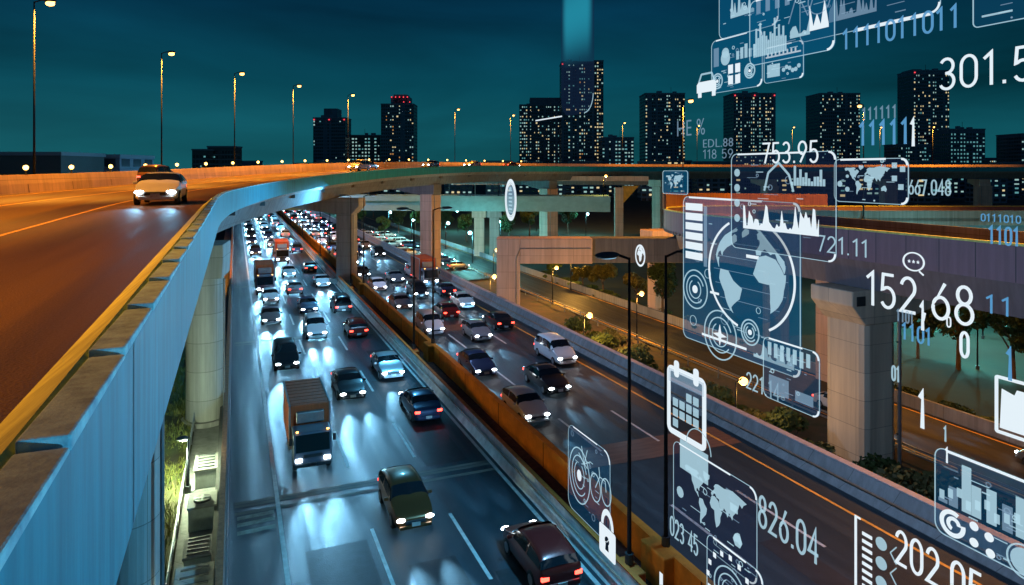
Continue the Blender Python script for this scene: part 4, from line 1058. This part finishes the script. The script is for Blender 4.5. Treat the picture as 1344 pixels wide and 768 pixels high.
def htext(s, px0, py0, px1, py1, X, label, m=None, thin=-.012, name='hologram_number', cat='hologram number', group='hologram numbers over the highway'):
    me = text_mesh(s, m or H_WHITE, thin)
    xs = [v.co.x for v in me.vertices]; ys = [v.co.y for v in me.vertices]; x0, x1, y0, y1 = min(xs), max(xs), min(ys), max(ys)
    pc = (px0 + px1) / 2; ya, yb = hpt(px0, 300, X)[0], hpt(px1, 300, X)[0]; zt_, zb_ = hpt(pc, py0, X)[1], hpt(pc, py1, X)[1]
    sx, sy = (ya - yb) / (x1 - x0), (zt_ - zb_) / (y1 - y0)
    for v in me.vertices: v.co.x = (v.co.x - x0) * sx; v.co.y = (v.co.y - y0) * sy
    o = link(name, me); o.location = (X, ya, zb_); o.rotation_euler = HROT
    return tag(o, label, cat, group)
def _arc(cx, cy, rx, ry, a0, a1, n=14): return [(cx + rx * math.cos(R(a0 + (a1 - a0) * i / n)), cy + ry * math.sin(R(a0 + (a1 - a0) * i / n))) for i in range(n + 1)]
GLY = {'0': (.6, [_arc(.3, .68, .27, .29, 0, 180) + _arc(.3, .32, .27, .29, 180, 360) + [(.57, .68)]]), '1': (.42, [[(.04, .80), (.29, .97), (.29, 0)]]),
 '2': (.6, [_arc(.3, .70, .26, .27, 165, -35, 16) + [(.03, .03), (.58, .03)]]), '3': (.6, [_arc(.29, .745, .24, .225, 150, -90) + _arc(.29, .27, .27, .245, 90, -150)]),
 '4': (.62, [[(.46, 0), (.46, .97), (.02, .27), (.62, .27)]]), '5': (.6, [[(.53, .97), (.11, .97), (.07, .53)] + _arc(.29, .315, .27, .29, 128, -150)]),
 '6': (.6, [[(.45, .97)] + _arc(.3, .31, .27, .285, 168, -192, 22)]), '7': (.58, [[(.02, .97), (.56, .97), (.2, 0)]]),
 '8': (.6, [_arc(.3, .75, .22, .22, 270, -90, 20), _arc(.3, .27, .27, .25, 90, 450, 22)]), '9': (.6, [[(.15, .03)] + _arc(.3, .69, .27, .285, -12, 348, 22)]),
 '.': (.2, [[(.1, 0), (.1, .1)]]), ',': (.2, [[(.12, .1), (.06, -.12)]])}
def ribbon(b, pts, th):
    n = len(pts); k = len(b.v); L_, R_ = [], []
    for i, p in enumerate(pts):
        a, c = pts[max(0, i - 1)], pts[min(n - 1, i + 1)]
        d0 = Vector((p[0] - a[0], p[1] - a[1])); d1 = Vector((c[0] - p[0], c[1] - p[1]))
        if d0.length < 1e-6: d0 = d1
        if d1.length < 1e-6: d1 = d0
        d0.normalize(); d1.normalize(); m = Vector((-d0.y - d1.y, d0.x + d1.x)); m = m.normalized() if m.length > .1 else Vector((-d0.y, d0.x))
        q = th / 2 / max(.45, m.dot(Vector((-d0.y, d0.x))))
        b.v += [(p[0] + m.x * q, p[1] + m.y * q, 0), (p[0] - m.x * q, p[1] - m.y * q, 0), (p[0] - m.x * q, p[1] - m.y * q, .012), (p[0] + m.x * q, p[1] + m.y * q, .012)]
    for i in range(n - 1):
        for j in range(4): b.f.append((k + i * 4 + j, k + i * 4 + (j + 1) % 4, k + i * 4 + 4 + (j + 1) % 4, k + i * 4 + 4 + j))
    b.f.append((k, k + 1, k + 2, k + 3)); b.f.append(tuple(k + (n - 1) * 4 + j for j in (3, 2, 1, 0)))
    return b
GAP = .2
def glyph(ch, sx, sy, m, th=.085):
    b = HB()
    for st in GLY[ch][1]: ribbon(b, [(x * sx, y * sy) for x, y in st], th * sy)
    return b
def hnum(s, px0, py0, px1, py1, X, label, m=None, cat='hologram number', group='hologram numbers over the highway', name='hologram_number', th=.085, fixed=False):
    t, w, h = hroot(name, label, cat, px0, py0, px1, py1, X, group)
    adv = [(.8 if fixed else GLY[c][0] + GAP) if c != ' ' else .55 for c in s]; sx = w / (sum(adv) - (0 if fixed else GAP)); x = 0
    if len(s) == 1: sx = min(sx, h)
    for c, a in zip(s, adv):
        if c != ' ':
            o = glyph(c, min(sx, h * 1.1) if fixed else sx, h, m or H_WHITE, th).obj('digit', m or H_WHITE, t); o.location = (x * sx, 0, 0)
        x += a
    return t
CONT = [[(-168, 66), (-156, 71), (-125, 70), (-95, 72), (-82, 68), (-95, 60), (-80, 55), (-78, 62), (-65, 60), (-56, 52), (-66, 44), (-75, 38), (-81, 30), (-80, 25), (-90, 30), (-97, 26), (-97, 19), (-88, 21), (-87, 16), (-83, 9), (-92, 15), (-105, 20), (-112, 30), (-124, 40), (-125, 49), (-140, 60), (-160, 56)],
 [(-78, 8), (-60, 10), (-50, 0), (-35, -7), (-40, -22), (-55, -34), (-65, -42), (-70, -54), (-74, -48), (-71, -20), (-81, -5)],
 [(-6, 35), (10, 37), (30, 31), (43, 12), (51, 11), (40, -5), (40, -16), (33, -26), (20, -35), (12, -18), (9, 3), (-8, 5), (-17, 14), (-10, 28)],
 [(-9, 37), (-9, 43), (-2, 47), (8, 54), (10, 58), (5, 60), (14, 68), (28, 71), (60, 70), (75, 73), (105, 77), (140, 73), (178, 68), (162, 60), (155, 52), (142, 58), (135, 44), (127, 38), (121, 30), (108, 20), (105, 9), (100, 14), (94, 18), (88, 22), (80, 8), (72, 20), (60, 25), (57, 18), (45, 13), (35, 29), (36, 37), (27, 38), (22, 37), (13, 45), (3, 42), (-1, 37)],
 [(114, -22), (130, -12), (142, -11), (153, -27), (147, -38), (135, -33), (116, -35)], [(-55, 82), (-20, 80), (-22, 70), (-43, 60), (-54, 70)]]
def worldmap(b, x0, y0, x1, y1):
    for c in CONT: b.pl([(x0 + (lo + 170) / 350 * (x1 - x0), y0 + (la + 56) / 140 * (y1 - y0)) for lo, la in c])
    return b
def globe(b, cx, cy, rx, ry, lon0=-25, lat0=12):
    s0, c0 = math.sin(R(lat0)), math.cos(R(lat0))
    for c in CONT:
        pts = []; n = len(c)
        for i in range(n):
            for k in range(4):
                lo = c[i][0] + (c[(i + 1) % n][0] - c[i][0]) * k / 4; la = c[i][1] + (c[(i + 1) % n][1] - c[i][1]) * k / 4
                d = R(lo - lon0); f = R(la); v = s0 * math.sin(f) + c0 * math.cos(f) * math.cos(d)
                if v > .03: pts.append((cx + rx * math.cos(f) * math.sin(d), cy + ry * (c0 * math.sin(f) - s0 * math.cos(f) * math.cos(d))))
        if len(pts) > 3: b.pl(pts)
    return b
rh = random.Random(6)
def chart(b, x0, y0, x1, y1, n=26, base=.15):
    for i in range(n):
        h = base + (1 - base) * abs(math.sin(i * 1.7) * math.sin(i * .37 + .6)) * rh.uniform(.5, 1); w = (x1 - x0) / n
        b.rect(x0 + i * w, y0, x0 + (i + .72) * w, y0 + h * (y1 - y0))
    return b
def area(b, x0, y0, x1, y1, n=30, seed=1):
    rg = random.Random(seed); pts = [(x0, y0)]
    for i in range(n + 1): pts.append((x0 + (x1 - x0) * i / n, y0 + (y1 - y0) * (.12 + .88 * (rg.random() ** 2.2))))
    return b.pl(pts + [(x1, y0)])
def micro(t, w, h, seed):          # fine read-out lines inside a screen
    rg = random.Random(int(seed)); n = int(min(22, 5 + w * h * 9)); q = min(.012, h * .02)
    for k in range(n):
        x, y, l = rg.uniform(.06, .8) * w, rg.uniform(.06, .94) * h, rg.uniform(.05, .16) * w
        b = HB()
        if k % 3 == 0: b.rect(x, y, x + l, y + q)
        elif k % 3 == 1:
            b.rect(x, y, x + l * .5, y + q * 1.6)
        else: b.arc(x, y, min(w, h) * rg.uniform(.015, .04), q, 0, 360, n=14)
        hadd(b, 'read_out', H_SOFT if k % 2 else H_DIM, t, .006)
def panel(name, label, px0, py0, px1, py1, X, pane=None, th=.03, acc=True, rad=.12, cat='hologram screen'):
    t, w, h = hroot(name, label, cat, px0, py0, px1, py1, X); r = min(w, h) * rad
    if pane: hadd(HB().rr(0, 0, w, h, r), 'pane', pane, t, -.03)
    hadd(HB().rr(0, 0, w, h, r, th * .36), 'frame', H_SOFT, t)
    micro(t, w, h, px0)
    if acc:
        hadd(HB().rect(w * .02 + r, h - th * .9, w * .72, h + th * .1), 'edge_bar', H_WHITE, t, .014); hadd(HB().arc(w - r, r, r, th, 270, 360, n=8), 'corner_accent', H_WHITE, t, .014); hadd(HB().arc(w - r, h - r, r, th, 0, 90, n=8), 'corner_accent', H_WHITE, t, .014)
    return t, w, h
XA, XB, XC = 11.6, 12.0, 12.3
# -- large globe dashboard
t, w, h = panel('hologram_screen', 'large tilted hologram dashboard with a globe, gauges and a stack of white bars', 897, 262, 1051, 470, XB, H_PANEB, .05, rad=.05)
for k in range(6): hadd(HB().rect(.03 * w, h * (.955 - .068 * k - .05), .2 * w, h * (.955 - .068 * k)), 'list_bar', H_WHITE, t, .01)
hadd(HB().rect(.215 * w, h * .53, .245 * w, h * .94), 'list_rail', H_DIM, t, .01)
gx, gy, gr, gq = .615 * w, .535 * h, .355 * w, .355 * h
hadd(HB().arc(gx, gy, gr, .06, 118, 255, gq), 'globe_ring', H_WHITE, t, .012); hadd(HB().arc(gx, gy, gr, .06, -62, 62, gq), 'globe_ring', H_WHITE, t, .012)
hadd(HB().disc(gx, gy, gr * .86, gq * .86, 40), 'globe_disc', H_PANE, t, .0)
hadd(globe(HB(), gx, gy, gr * .85, gq * .85), 'globe_land', H_SOFT, t, .02)
b = HB()
for k in (-.6, -.3, 0, .3, .6): b.line([(gx - gr * .85 * math.sqrt(1 - k * k), gy + k * gq * .85), (gx + gr * .85 * math.sqrt(1 - k * k), gy + k * gq * .85)], .012)
hadd(b, 'globe_grid', H_DIM, t, .015)
def dial(t, cx, cy, r, q, w0=.02, star=False):
    b = HB(); b.arc(cx, cy, r, .035, 0, 360, r * q); hadd(b, 'dial_ring', H_SOFT, t, .02)
    hadd(HB().arc(cx, cy, r * .72, .03, 20, 320, r * .72 * q), 'dial_scale', H_SOFT, t, .022); hadd(HB().arc(cx, cy, r * .48, .025, 120, 420, r * .48 * q), 'dial_scale', H_SOFT, t, .022)
    if star: hadd(HB().pl([(cx + (r * .42 if k % 2 == 0 else r * .12) * math.cos(k * PI / 4), cy + q * (r * .42 if k % 2 == 0 else r * .12) * math.sin(k * PI / 4)) for k in range(8)]), 'dial_star', H_WHITE, t, .024)
    else: hadd(HB().disc(cx, cy, r * .2, r * .2 * q), 'dial_hub', H_WHITE, t, .024)
dial(t, .13 * w, .36 * h, .125 * w, 1.0); dial(t, .37 * w, .1 * h, .15 * w, 1.0, star=True); dial(t, .63 * w, .18 * h, .075 * w, 1.0)
hadd(area(HB(), .66 * w, .04 * h, .96 * w, .16 * h, 24, 4), 'area_chart', H_SOFT, t, .02)
[hadd(HB().rect(x0 * w, y0 * h, x1 * w, y1 * h), 'label_mark', H_WHITE, t, .02) for x0, y0, x1, y1 in ((.2, .06, .6, .075), (.28, .36, .36, .375), (.6, .64, .70, .66))]
# -- chart screen above right
t, w, h = panel('hologram_screen', 'wide hologram screen with a jagged white sound wave chart under the number 753.95', 960, 200, 1098, 335, XA, H_PANED, .04, rad=.08)
hadd(area(HB(), .14 * w, .22 * h, .86 * w, .48 * h, 46, 2), 'wave_chart', H_WHITE, t, .01)
b = HB()
for k in range(4): b.disc(.07 * w, h * (.8 - .16 * k), .03 * w, n=10)
hadd(b, 'indicator', H_SOFT, t, .01)
hadd(HB().line([(.36 * w, .62 * h), (.4 * w, .8 * h), (.5 * w, .9 * h), (.6 * w, .78 * h), (.64 * w, .62 * h)], .05), 'arch_line', H_SOFT, t, .01)
hadd(chart(HB(), .62 * w, .68 * h, .92 * w, .92 * h, 12), 'bar_chart', H_SOFT, t, .012)
# -- world map screen
t, w, h = panel('hologram_screen', 'small wide hologram screen with a white world map right of the sound wave screen', 1095, 208, 1193, 267, XB, H_PANED, .04, rad=.16)
hadd(worldmap(HB(), .16 * w, .18 * h, .78 * w, .86 * h), 'world_map', H_SOFT, t, .01)
b = HB()
for x, y in ((.8, .78), (.9, .7), (.8, .5), (.88, .32)): b.rect(x * w, y * h, (x + .06) * w, (y + .12) * h)
hadd(b, 'data_tile', H_SOFT, t, .01); b = HB(); b.disc(.09 * w, .42 * h, .035 * w, n=10); b.disc(.2 * w, .3 * h, .03 * w, n=10); b.disc(.2 * w, .6 * h, .02 * w, n=10); hadd(b, 'indicator', H_SOFT, t, .01)
# -- little map screen by the ramp
t, w, h = panel('hologram_screen', 'smallest hologram screen with a tiny world map floating left of the ramp curve', 870, 224, 903, 255, XB, H_PANEB, .04, acc=False)
hadd(worldmap(HB(), .15 * w, .22 * h, .85 * w, .85 * h), 'world_map', H_SOFT, t, .01)
# -- bar code screen
t, w, h = panel('hologram_screen', 'hologram screen with short white bars and blocks left of the massive pier', 1002, 452, 1076, 535, XA, H_PANE, .035)
for k in range(7): hadd(HB().rect((.1 + .115 * k) * w, (.72 - .02 * (k % 3)) * h, (.16 + .115 * k) * w, .93 * h), 'bar', H_SOFT, t, .01)
b = HB(); b.rect(.12 * w, .12 * h, .48 * w, .4 * h); b.rect(.6 * w, .14 * h, .9 * w, .3 * h); hadd(b, 'data_tile', H_DIM, t, .01)
# -- upper group
t, w, h = panel('hologram_screen', 'topmost left hologram screen with an area chart cut by the upper edge', 944, -40, 1022, 42, XB, H_PANEB, .035)
hadd(area(HB(), .22 * w, .3 * h, .62 * w, .75 * h, 16, 8), 'area_chart', H_SOFT, t, .01)
t, w, h = panel('hologram_screen', 'bright hologram screen with tall bars and mountain shaped charts at the top', 984, -15, 1096, 76, XA, H_PANEB, .045)
hadd(chart(HB(), .06 * w, .12 * h, .48 * w, .72 * h, 16, .35), 'bar_chart', H_SOFT, t, .01)
hadd(area(HB(), .52 * w, .28 * h, .74 * w, .62 * h, 7, 12), 'area_chart', H_SOFT, t, .01); hadd(area(HB(), .74 * w, .32 * h, .94 * w, .7 * h, 5, 15), 'area_chart', H_WHITE, t, .012)
b = HB()
for k in range(4): b.rect((.1 + .12 * k) * w, .78 * h, (.15 + .12 * k) * w, .98 * h)
b.line([(.5 * w, .5 * h), (.6 * w, .9 * h), (.72 * w, .55 * h), (.82 * w, .95 * h), (.92 * w, .6 * h)], .02); b.arc(.84 * w, .72 * h, .12 * w, .02); hadd(b, 'line_chart', H_DIM, t, .012)
t, w, h = panel('hologram_screen', 'hologram screen with a body figure, four tiles and a gauge above the car icon', 934, 46, 1001, 118, XB + .1, H_PANEB, .035)
b = HB(); b.disc(.3 * w, .72 * h, .07 * w); b.disc(.3 * w, .62 * h, .09 * w, .13 * h); hadd(b, 'figure_icon', H_SOFT, t, .01)
b = HB()
for i in range(2):
    for j in range(2): b.rect((.36 + .14 * i) * w, (.12 + .2 * j) * h, (.45 + .14 * i) * w, (.28 + .2 * j) * h)
hadd(b, 'tile_icon', H_WHITE, t, .01)
for k in range(5): hadd(HB().rect((.52 + .08 * k) * w, .55 * h, (.57 + .08 * k) * w, (.7 + .05 * (k % 3)) * h), 'bar', H_SOFT, t, .01)
dial(t, .78 * w, .3 * h, .1 * w, 1.0); dial(t, .14 * w, .22 * h, .11 * w, 1.0)
hadd(HB().rect(.06 * w, .5 * h, .16 * w, .85 * h), 'meter', H_DIM, t, .01)
t, w, h = panel('hologram_screen', 'hologram screen with a white rectangle and dotted chart right of the icon screen', 1003, 58, 1055, 106, XB + .2, H_PANEB, .03)
hadd(HB().rect(.1 * w, .15 * h, .42 * w, .5 * h), 'data_tile', H_SOFT, t, .01); b = HB()
for k in range(6): b.disc((.52 + .075 * k) * w, (.3 + .06 * math.sin(k * 1.4)) * h, .04 * w, n=10)
hadd(b, 'dot_chart', H_SOFT, t, .01); b = HB(); b.rect(.06 * w, .7 * h, .94 * w, .74 * h)
for k in range(8): b.rect((.1 + .1 * k) * w, .72 * h, (.13 + .1 * k) * w, .84 * h)
hadd(b, 'ruler', H_WHITE, t, .01)
t, w, h = panel('hologram_screen', 'very wide dim hologram screen whose lower edge slants up to the top of the view', 1050, -60, 1235, 36, XC, H_PANE, .035)
hadd(HB().rect(.45 * w, -.03, .95 * w, .04), 'edge_bar', H_WHITE, t, .01); hadd(area(HB(), .25 * w, .2 * h, .6 * w, .55 * h, 30, 5), 'area_chart', H_DIM, t, .01)
t, w, h = panel('hologram_screen', 'hologram screen corner cut by the top right corner of the view', 1277, -40, 1420, 24, XB, H_PANE, .045)
hadd(HB().rect(.1 * w, .2 * h, .4 * w, .24 * h), 'label_mark', H_SOFT, t, .01)
t, w, h = hroot('hologram_screen', 'tall glowing cyan hologram pane in front of the tallest tower', 'hologram screen', 736, -16, 779, 150, XB)
hadd(HB().rr(0, .0, w, h, .25 * w), 'pane', H_PANED, t, -.03)
hadd(HB().rr(.0 * w, .36 * h, w, 1.25 * h, .05 * w), 'glow_pane', soft_pane(), t, -.02)
hadd(HB().arc(w * .75, .25 * w, w * .25, .03, 270, 360, n=8), 'corner_accent', H_SOFT, t); hadd(HB().rect(-.9 * w, -.01, .05 * w, .04), 'edge_bar', H_WHITE, t, .01)
# -- lower group
t, w, h = hroot('hologram_calendar', 'white hologram calendar icon with two rings beside the second lamp post', 'hologram icon', 876, 488, 927, 580, XB)
hadd(HB().rr(0, 0, w, h, .12 * w, .09 * w), 'frame', H_WHITE, t); hadd(HB().rect(.05 * w, .76 * h, .95 * w, .95 * h), 'header', H_DIM, t, .012)
for x in (.2, .7): hadd(HB().rr(x * w, .86 * h, (x + .13) * w, 1.1 * h, .05 * w), 'ring', H_WHITE, t, .014)
for j, row in enumerate(('x...', 'xxxx', 'xxxx', '..xx')):
    for i, ch in enumerate(row):
        if ch == 'x': hadd(HB().rect((.17 + .175 * i) * w, (.13 + .15 * j) * h, (.30 + .175 * i) * w, (.245 + .15 * j) * h), 'day_tile', H_SOFT, t, .012)
t, w, h = panel('hologram_screen', 'slanting hologram screen with a world map over the right carriageway below the calendar', 884, 610, 994, 728, XB, H_PANED, .04, rad=.1)
hadd(worldmap(HB(), .16 * w, .22 * h, .9 * w, .86 * h), 'world_map', H_SOFT, t, .01)
b = HB(); b.rect(.1 * w, .72 * h, .46 * w, 1.06 * h); hadd(b, 'bag_icon', H_SOFT, t, .012); hadd(HB().arc(.34 * w, 1.06 * h, .16 * w, .025, 0, 180), 'bag_handle', H_SOFT, t, .012)
b = HB(); b.disc(.1 * w, .42 * h, .045 * w, n=10); b.disc(.8 * w, .34 * h, .05 * w, n=6); b.rect(.72 * w, .62 * h, .8 * w, .7 * h); hadd(b, 'indicator', H_SOFT, t, .012)
t, w, h = panel('hologram_screen', 'hologram screen with a dotted ring gauge cut by the lower edge of the view', 928, 726, 1002, 830, XA, H_PANED, .04)
b = HB(); dial(t, .45 * w, .45 * h, .3 * w, 1.0)
for k in range(11): a_ = R(200 - 22 * k); b.rect(.45 * w + .42 * w * math.cos(a_) - .025 * w, .45 * h + .42 * w * math.sin(a_) - .025 * w, .45 * w + .42 * w * math.cos(a_) + .025 * w, .45 * h + .42 * w * math.sin(a_) + .035 * w)
hadd(b, 'dot_ring', H_WHITE, t, .012)
t, w, h = panel('hologram_screen', 'hologram screen with gear wheels and a bicycle outline over the median', 746, 575, 801, 690, XB, H_PANE, .035)
dial(t, .3 * w, .48 * h, .26 * w, 1.25)
b = HB(); b.arc(.68 * w, .5 * h, .12 * w, .03, ry=.16 * w); b.arc(.92 * w, .55 * h, .11 * w, .03, ry=.15 * w); b.line([(.68 * w, .5 * h), (.78 * w, .66 * h), (.9 * w, .66 * h), (.92 * w, .55 * h)], .03); b.line([(.78 * w, .66 * h), (.76 * w, .76 * h)], .03); hadd(b, 'bicycle_icon', H_SOFT, t, .012)
b = HB()
for k in range(6): b.line([(.42 * w, .66 * h + .0), (.42 * w + .14 * w * math.cos(k * 1.05), .74 * h + .12 * w * math.sin(k * 1.05))], .03)
hadd(b, 'gear_icon', H_SOFT, t, .012)
t, w, h = hroot('hologram_padlock', 'white hologram padlock icon beside the foot of the first lamp post', 'hologram icon', 787, 668, 808, 732, XB)
hadd(HB().rr(0, 0, w, .6 * h, .08 * w), 'lock_body', H_WHITE, t); hadd(HB().arc(.5 * w, .62 * h, .38 * w, .13 * w, 0, 180, ry=.36 * h, n=24), 'shackle', H_WHITE, t)
b = HB(); b.disc(.5 * w, .34 * h, .13 * w); b.pl([(.44 * w, .34 * h), (.56 * w, .34 * h), (.6 * w, .14 * h), (.4 * w, .14 * h)]); hadd(b, 'keyhole', hmat('hologram_keyhole', (.02, .05, .1), .2), t, .014)
t, w, h = panel('hologram_screen', 'hologram skyline screen with blocks, a ring gauge and round charts at lower right', 1227, 618, 1400, 740, XB, H_PANE, .045, rad=.12)
hb_ = [(.04, .62, .42), (.13, .5, .6), (.24, .72, .9), (.32, .55, .72), (.44, .6, .75), (.56, .5, .66), (.66, .56, .8), (.76, .52, .7), (.86, .58, .9)]
for x, y, z in hb_: hadd(HB().rect(x * w, .38 * h, (x + .075) * w, z * h), 'skyline_block', H_SOFT if z > .7 else H_DIM, t, .01)
for k in range(12): hadd(HB().rect((.05 + .075 * k) * w, (.42 + .05 * (k % 3)) * h, (.09 + .075 * k) * w, (.52 + .05 * (k % 3)) * h), 'skyline_tile', H_SOFT, t, .015)
b = HB(); b.arc(.16 * w, .18 * h, .11 * w, .035 * w, 60, 370); b.arc(.17 * w, .18 * h, .06 * w, .03 * w, 0, 250); hadd(b, 'ring_gauge', H_WHITE, t, .014)
for x, y in ((.34, .27), (.34, .09), (.46, .23), (.47, .06)): hadd(HB().disc(x * w, y * h, .035 * w), 'dot', H_WHITE, t, .014)
b = HB(); b.arc(.72 * w, .15 * h, .13 * w, .012 * w); b.disc(.72 * w, .15 * h, .10 * w); hadd(b, 'round_chart', H_SOFT, t, .014)
t, w, h = hroot('hologram_list', 'hologram list with an upright white bracket, dashes and dots left of the number 202.05', 'hologram list', 1122, 690, 1172, 800, XA, None)
hadd(HB().rect(0, 0, .06 * w, h), 'bracket', H_WHITE, t); hadd(HB().rect(0, h - .03, .16 * w, h + .01), 'bracket_arm', H_WHITE, t)
for k in range(9): hadd(HB().rect(.22 * w, h * (.82 - .09 * k), .48 * w, h * (.86 - .09 * k)), 'dash', H_WHITE, t, .01)
for k in range(4): hadd(HB().disc(.72 * w, h * (.84 - .23 * k), .14 * w), 'dot', H_SOFT, t, .01)
b = HB(); b.line([(1.1 * w, .9 * h), (.95 * w, .8 * h), (1.1 * w, .7 * h)], .02); b.line([(1.1 * w, .66 * h), (.95 * w, .56 * h), (1.1 * w, .46 * h)], .02); hadd(b, 'chevron', H_SOFT, t, .01)
t, w, h = hroot('hologram_folder', 'bright white hologram folder icon at the right edge of the view', 'hologram icon', 1306, 500, 1372, 578, XB)
hadd(HB().rr(0, 0, w, h, .06 * w, .07 * w), 'frame', H_WHITE, t); hadd(HB().pl([(.1 * w, .1 * h), (.95 * w, .1 * h), (.95 * w, .82 * h), (.45 * w, .82 * h), (.4 * w, .72 * h), (.14 * w, .78 * h)]), 'folder', H_WHITE, t, -.01)
# -- icons further along
t, w, h = hroot('hologram_emblem', 'tall narrow oval hologram emblem floating before the overpass columns', 'hologram icon', 663, 235, 678, 290, XB)
b = HB(); b.arc(w / 2, h / 2, w / 2, .09 * w, ry=h / 2, n=40); b.arc(w / 2, h / 2, w * .38, .03 * w, ry=h * .4, n=40); hadd(b, 'ring', H_WHITE, t)
hadd(HB().disc(w / 2, h / 2, w * .46, h * .47, 30), 'pane', H_DIM, t, -.02); b = HB()
for k in range(6): b.rect(.36 * w, (.26 + .09 * k) * h, .64 * w, (.3 + .09 * k) * h)
b.disc(w / 2, .78 * h, .1 * w, .03 * h); b.rect(.3 * w, .2 * h, .7 * w, .22 * h); hadd(b, 'glyph', H_SOFT, t, .012)
t, w, h = hroot('hologram_globe', 'small oval hologram globe icon hanging below the ramp curve', 'hologram icon', 834, 321, 847, 350, XB)
hadd(HB().arc(w / 2, h / 2, w / 2, .09 * w, ry=h / 2, n=36), 'ring', H_WHITE, t); hadd(globe(HB(), w / 2, h / 2, w * .44, h * .44, 20, 5), 'globe_land', H_WHITE, t, .012)
t, w, h = hroot('hologram_car', 'white hologram car icon left of the upper screens', 'hologram icon', 915, 96, 940, 127, XB)
hadd(HB().pl([(0, .2 * h), (w, .2 * h), (w, .58 * h), (.9 * w, .66 * h), (.1 * w, .66 * h), (0, .55 * h)]), 'car_body', H_WHITE, t); hadd(HB().line([(.1 * w, .64 * h), (.24 * w, .98 * h), (.78 * w, .98 * h), (.92 * w, .64 * h)], .05), 'car_roof', H_SOFT, t)
for x in (.05, .78): hadd(HB().rect(x * w, 0, (x + .17) * w, .22 * h), 'wheel', H_WHITE, t, -.012)
t, w, h = hroot('hologram_speech_bubble', 'round hologram speech bubble with three stars above the number 152,68', 'hologram icon', 1185, 331, 1214, 359, XB)
b = HB(); b.arc(w / 2, .55 * h, w / 2, .07 * w, ry=.45 * h); b.line([(.75 * w, .14 * h), (.95 * w, -.02 * h)], .06 * w); hadd(b, 'bubble', H_WHITE, t); b = HB()
for x in (.3, .5, .7): b.pl([(x * w + (.075 if k % 2 == 0 else .03) * w * math.cos(k * PI / 5 + PI / 2), .55 * h + (.075 if k % 2 == 0 else .03) * w * math.sin(k * PI / 5 + PI / 2)) for k in range(10)])
hadd(b, 'star', H_WHITE, t)
# -- numbers
hnum('301.5', 1233, 68, 1356, 112, XB, 'large white hologram number 301.5 at the upper right')
hnum('152,68', 1137, 366, 1278, 414, XB, 'large white hologram number 152,68 before the ramp')
hnum('753.95', 1001, 186, 1074, 214, XA, 'white hologram number 753.95 over the sound wave screen')
hnum('667.048', 1193, 236, 1248, 256, XB, 'hologram number 667.048 right of the world map screen', H_SOFT)
hnum('721.11', 1073, 312, 1139, 334, XA, 'hologram number 721.11 at the lower right of the sound wave screen', H_SOFT)
hnum('826.04', 996, 672, 1074, 716, XB, 'hologram number 826.04 over the right carriageway', H_SOFT)
hnum('023 45', 880, 690, 916, 716, XB, 'small hologram number 023 45 below the lower world map', H_SOFT)
hnum('221.14', 980, 496, 1023, 518, XB, 'hologram number 221.14 below the small bar screen', H_SOFT)
hnum('202.05', 1176, 724, 1290, 772, XA, 'hologram number 202.05 at the lower edge', H_WHITE)
for i, (s, a0, a1, px0, py0, px1, py1, m, lb_) in enumerate((
  ('1111011011', 0, 0, 1106, 22, 1266, 50, H_BLUE, 'long row of blue binary digits 1111011011 at the top'), ('11111', 0, 0, 1128, 158, 1198, 190, H_BLUE, 'row of five blue hologram ones beside the slim tower'),
  ('111111', 0, 0, 1132, 140, 1180, 156, H_DIM, 'faint row of six ones above the row of five ones'), ('1', 0, 0, 1196, 156, 1204, 192, H_WHITE, 'white hologram one at the end of the blue ones'),
  ('1', 0, 0, 1208, 397, 1217, 434, H_WHITE, 'white hologram one below the comma of 152,68'), ('0', 0, 0, 1243, 416, 1250, 430, H_WHITE, 'small white zero below the digits 68'), ('0', 0, 0, 1261, 436, 1275, 470, H_WHITE, 'white hologram zero below the digit 8'),
  ('01', 0, 0, 1171, 481, 1183, 501, H_SOFT, 'small pale digits 01 beside the massive pier'), ('1', 0, 0, 1207, 514, 1218, 563, H_WHITE, 'tallest white hologram one before the dark trees'), ('1', 0, 0, 1239, 560, 1245, 580, H_SOFT, 'small one above the skyline screen'),
  ('1', 0, 0, 1241, 588, 1247, 608, H_WHITE, 'lowest small white one touching the skyline screen'), ('1101', 0, 0, 1298, 298, 1342, 322, H_BLUE, 'blue digits 1101 at the right edge over the ramp'), ('0111010', 0, 0, 1288, 282, 1342, 292, H_BLUE, 'tiny blue binary row above the ramp at the right edge'),
  ('11', 0, 0, 1294, 390, 1336, 414, H_BLUE, 'two dim blue ones under the ramp at the right edge'), ('1', 0, 0, 1322, 458, 1333, 500, H_BLUE, 'blue one above the folder icon'), ('HE %', 0, 0, 889, 157, 925, 178, H_DIM, 'faint hologram letters and percent sign right of the broad tower'),
  ('EDL.88', 0, 0, 923, 182, 962, 193, H_DIM, 'faint hologram code EDL.88 under the percent sign'), ('118 59', 0, 0, 923, 196, 962, 208, H_DIM, 'faint hologram digits 118 59 under the code'), ('1101', 0, 0, 1177, 408, 1201, 424, H_DIM, 'faint digits 1101 on the lawn below 152'), ('1101', 0, 0, 1184, 428, 1226, 450, H_BLUE, 'blue digits 1101 on the lawn right of the massive pier'))):
    X = XB if i % 2 else XA
    if set(s) <= set('01'): hnum(s, px0, py0, px1, py1, X, lb_, m, 'hologram digits', 'binary digits over the highway', 'hologram_digits', .11, True)
    elif set(s) <= set('0123456789. '): hnum(s, px0, py0, px1, py1, X, lb_, m)
    else: htext(s, px0, py0, px1, py1, X, lb_, m)
o = HB(); t, w, h = hroot('hologram_bar', 'short upright white hologram bar at the bottom beside the ochre wall', 'hologram bar', 866, 752, 870, 775, XB, None); hadd(o.rect(0, 0, w, h), 'bar', H_WHITE, t)
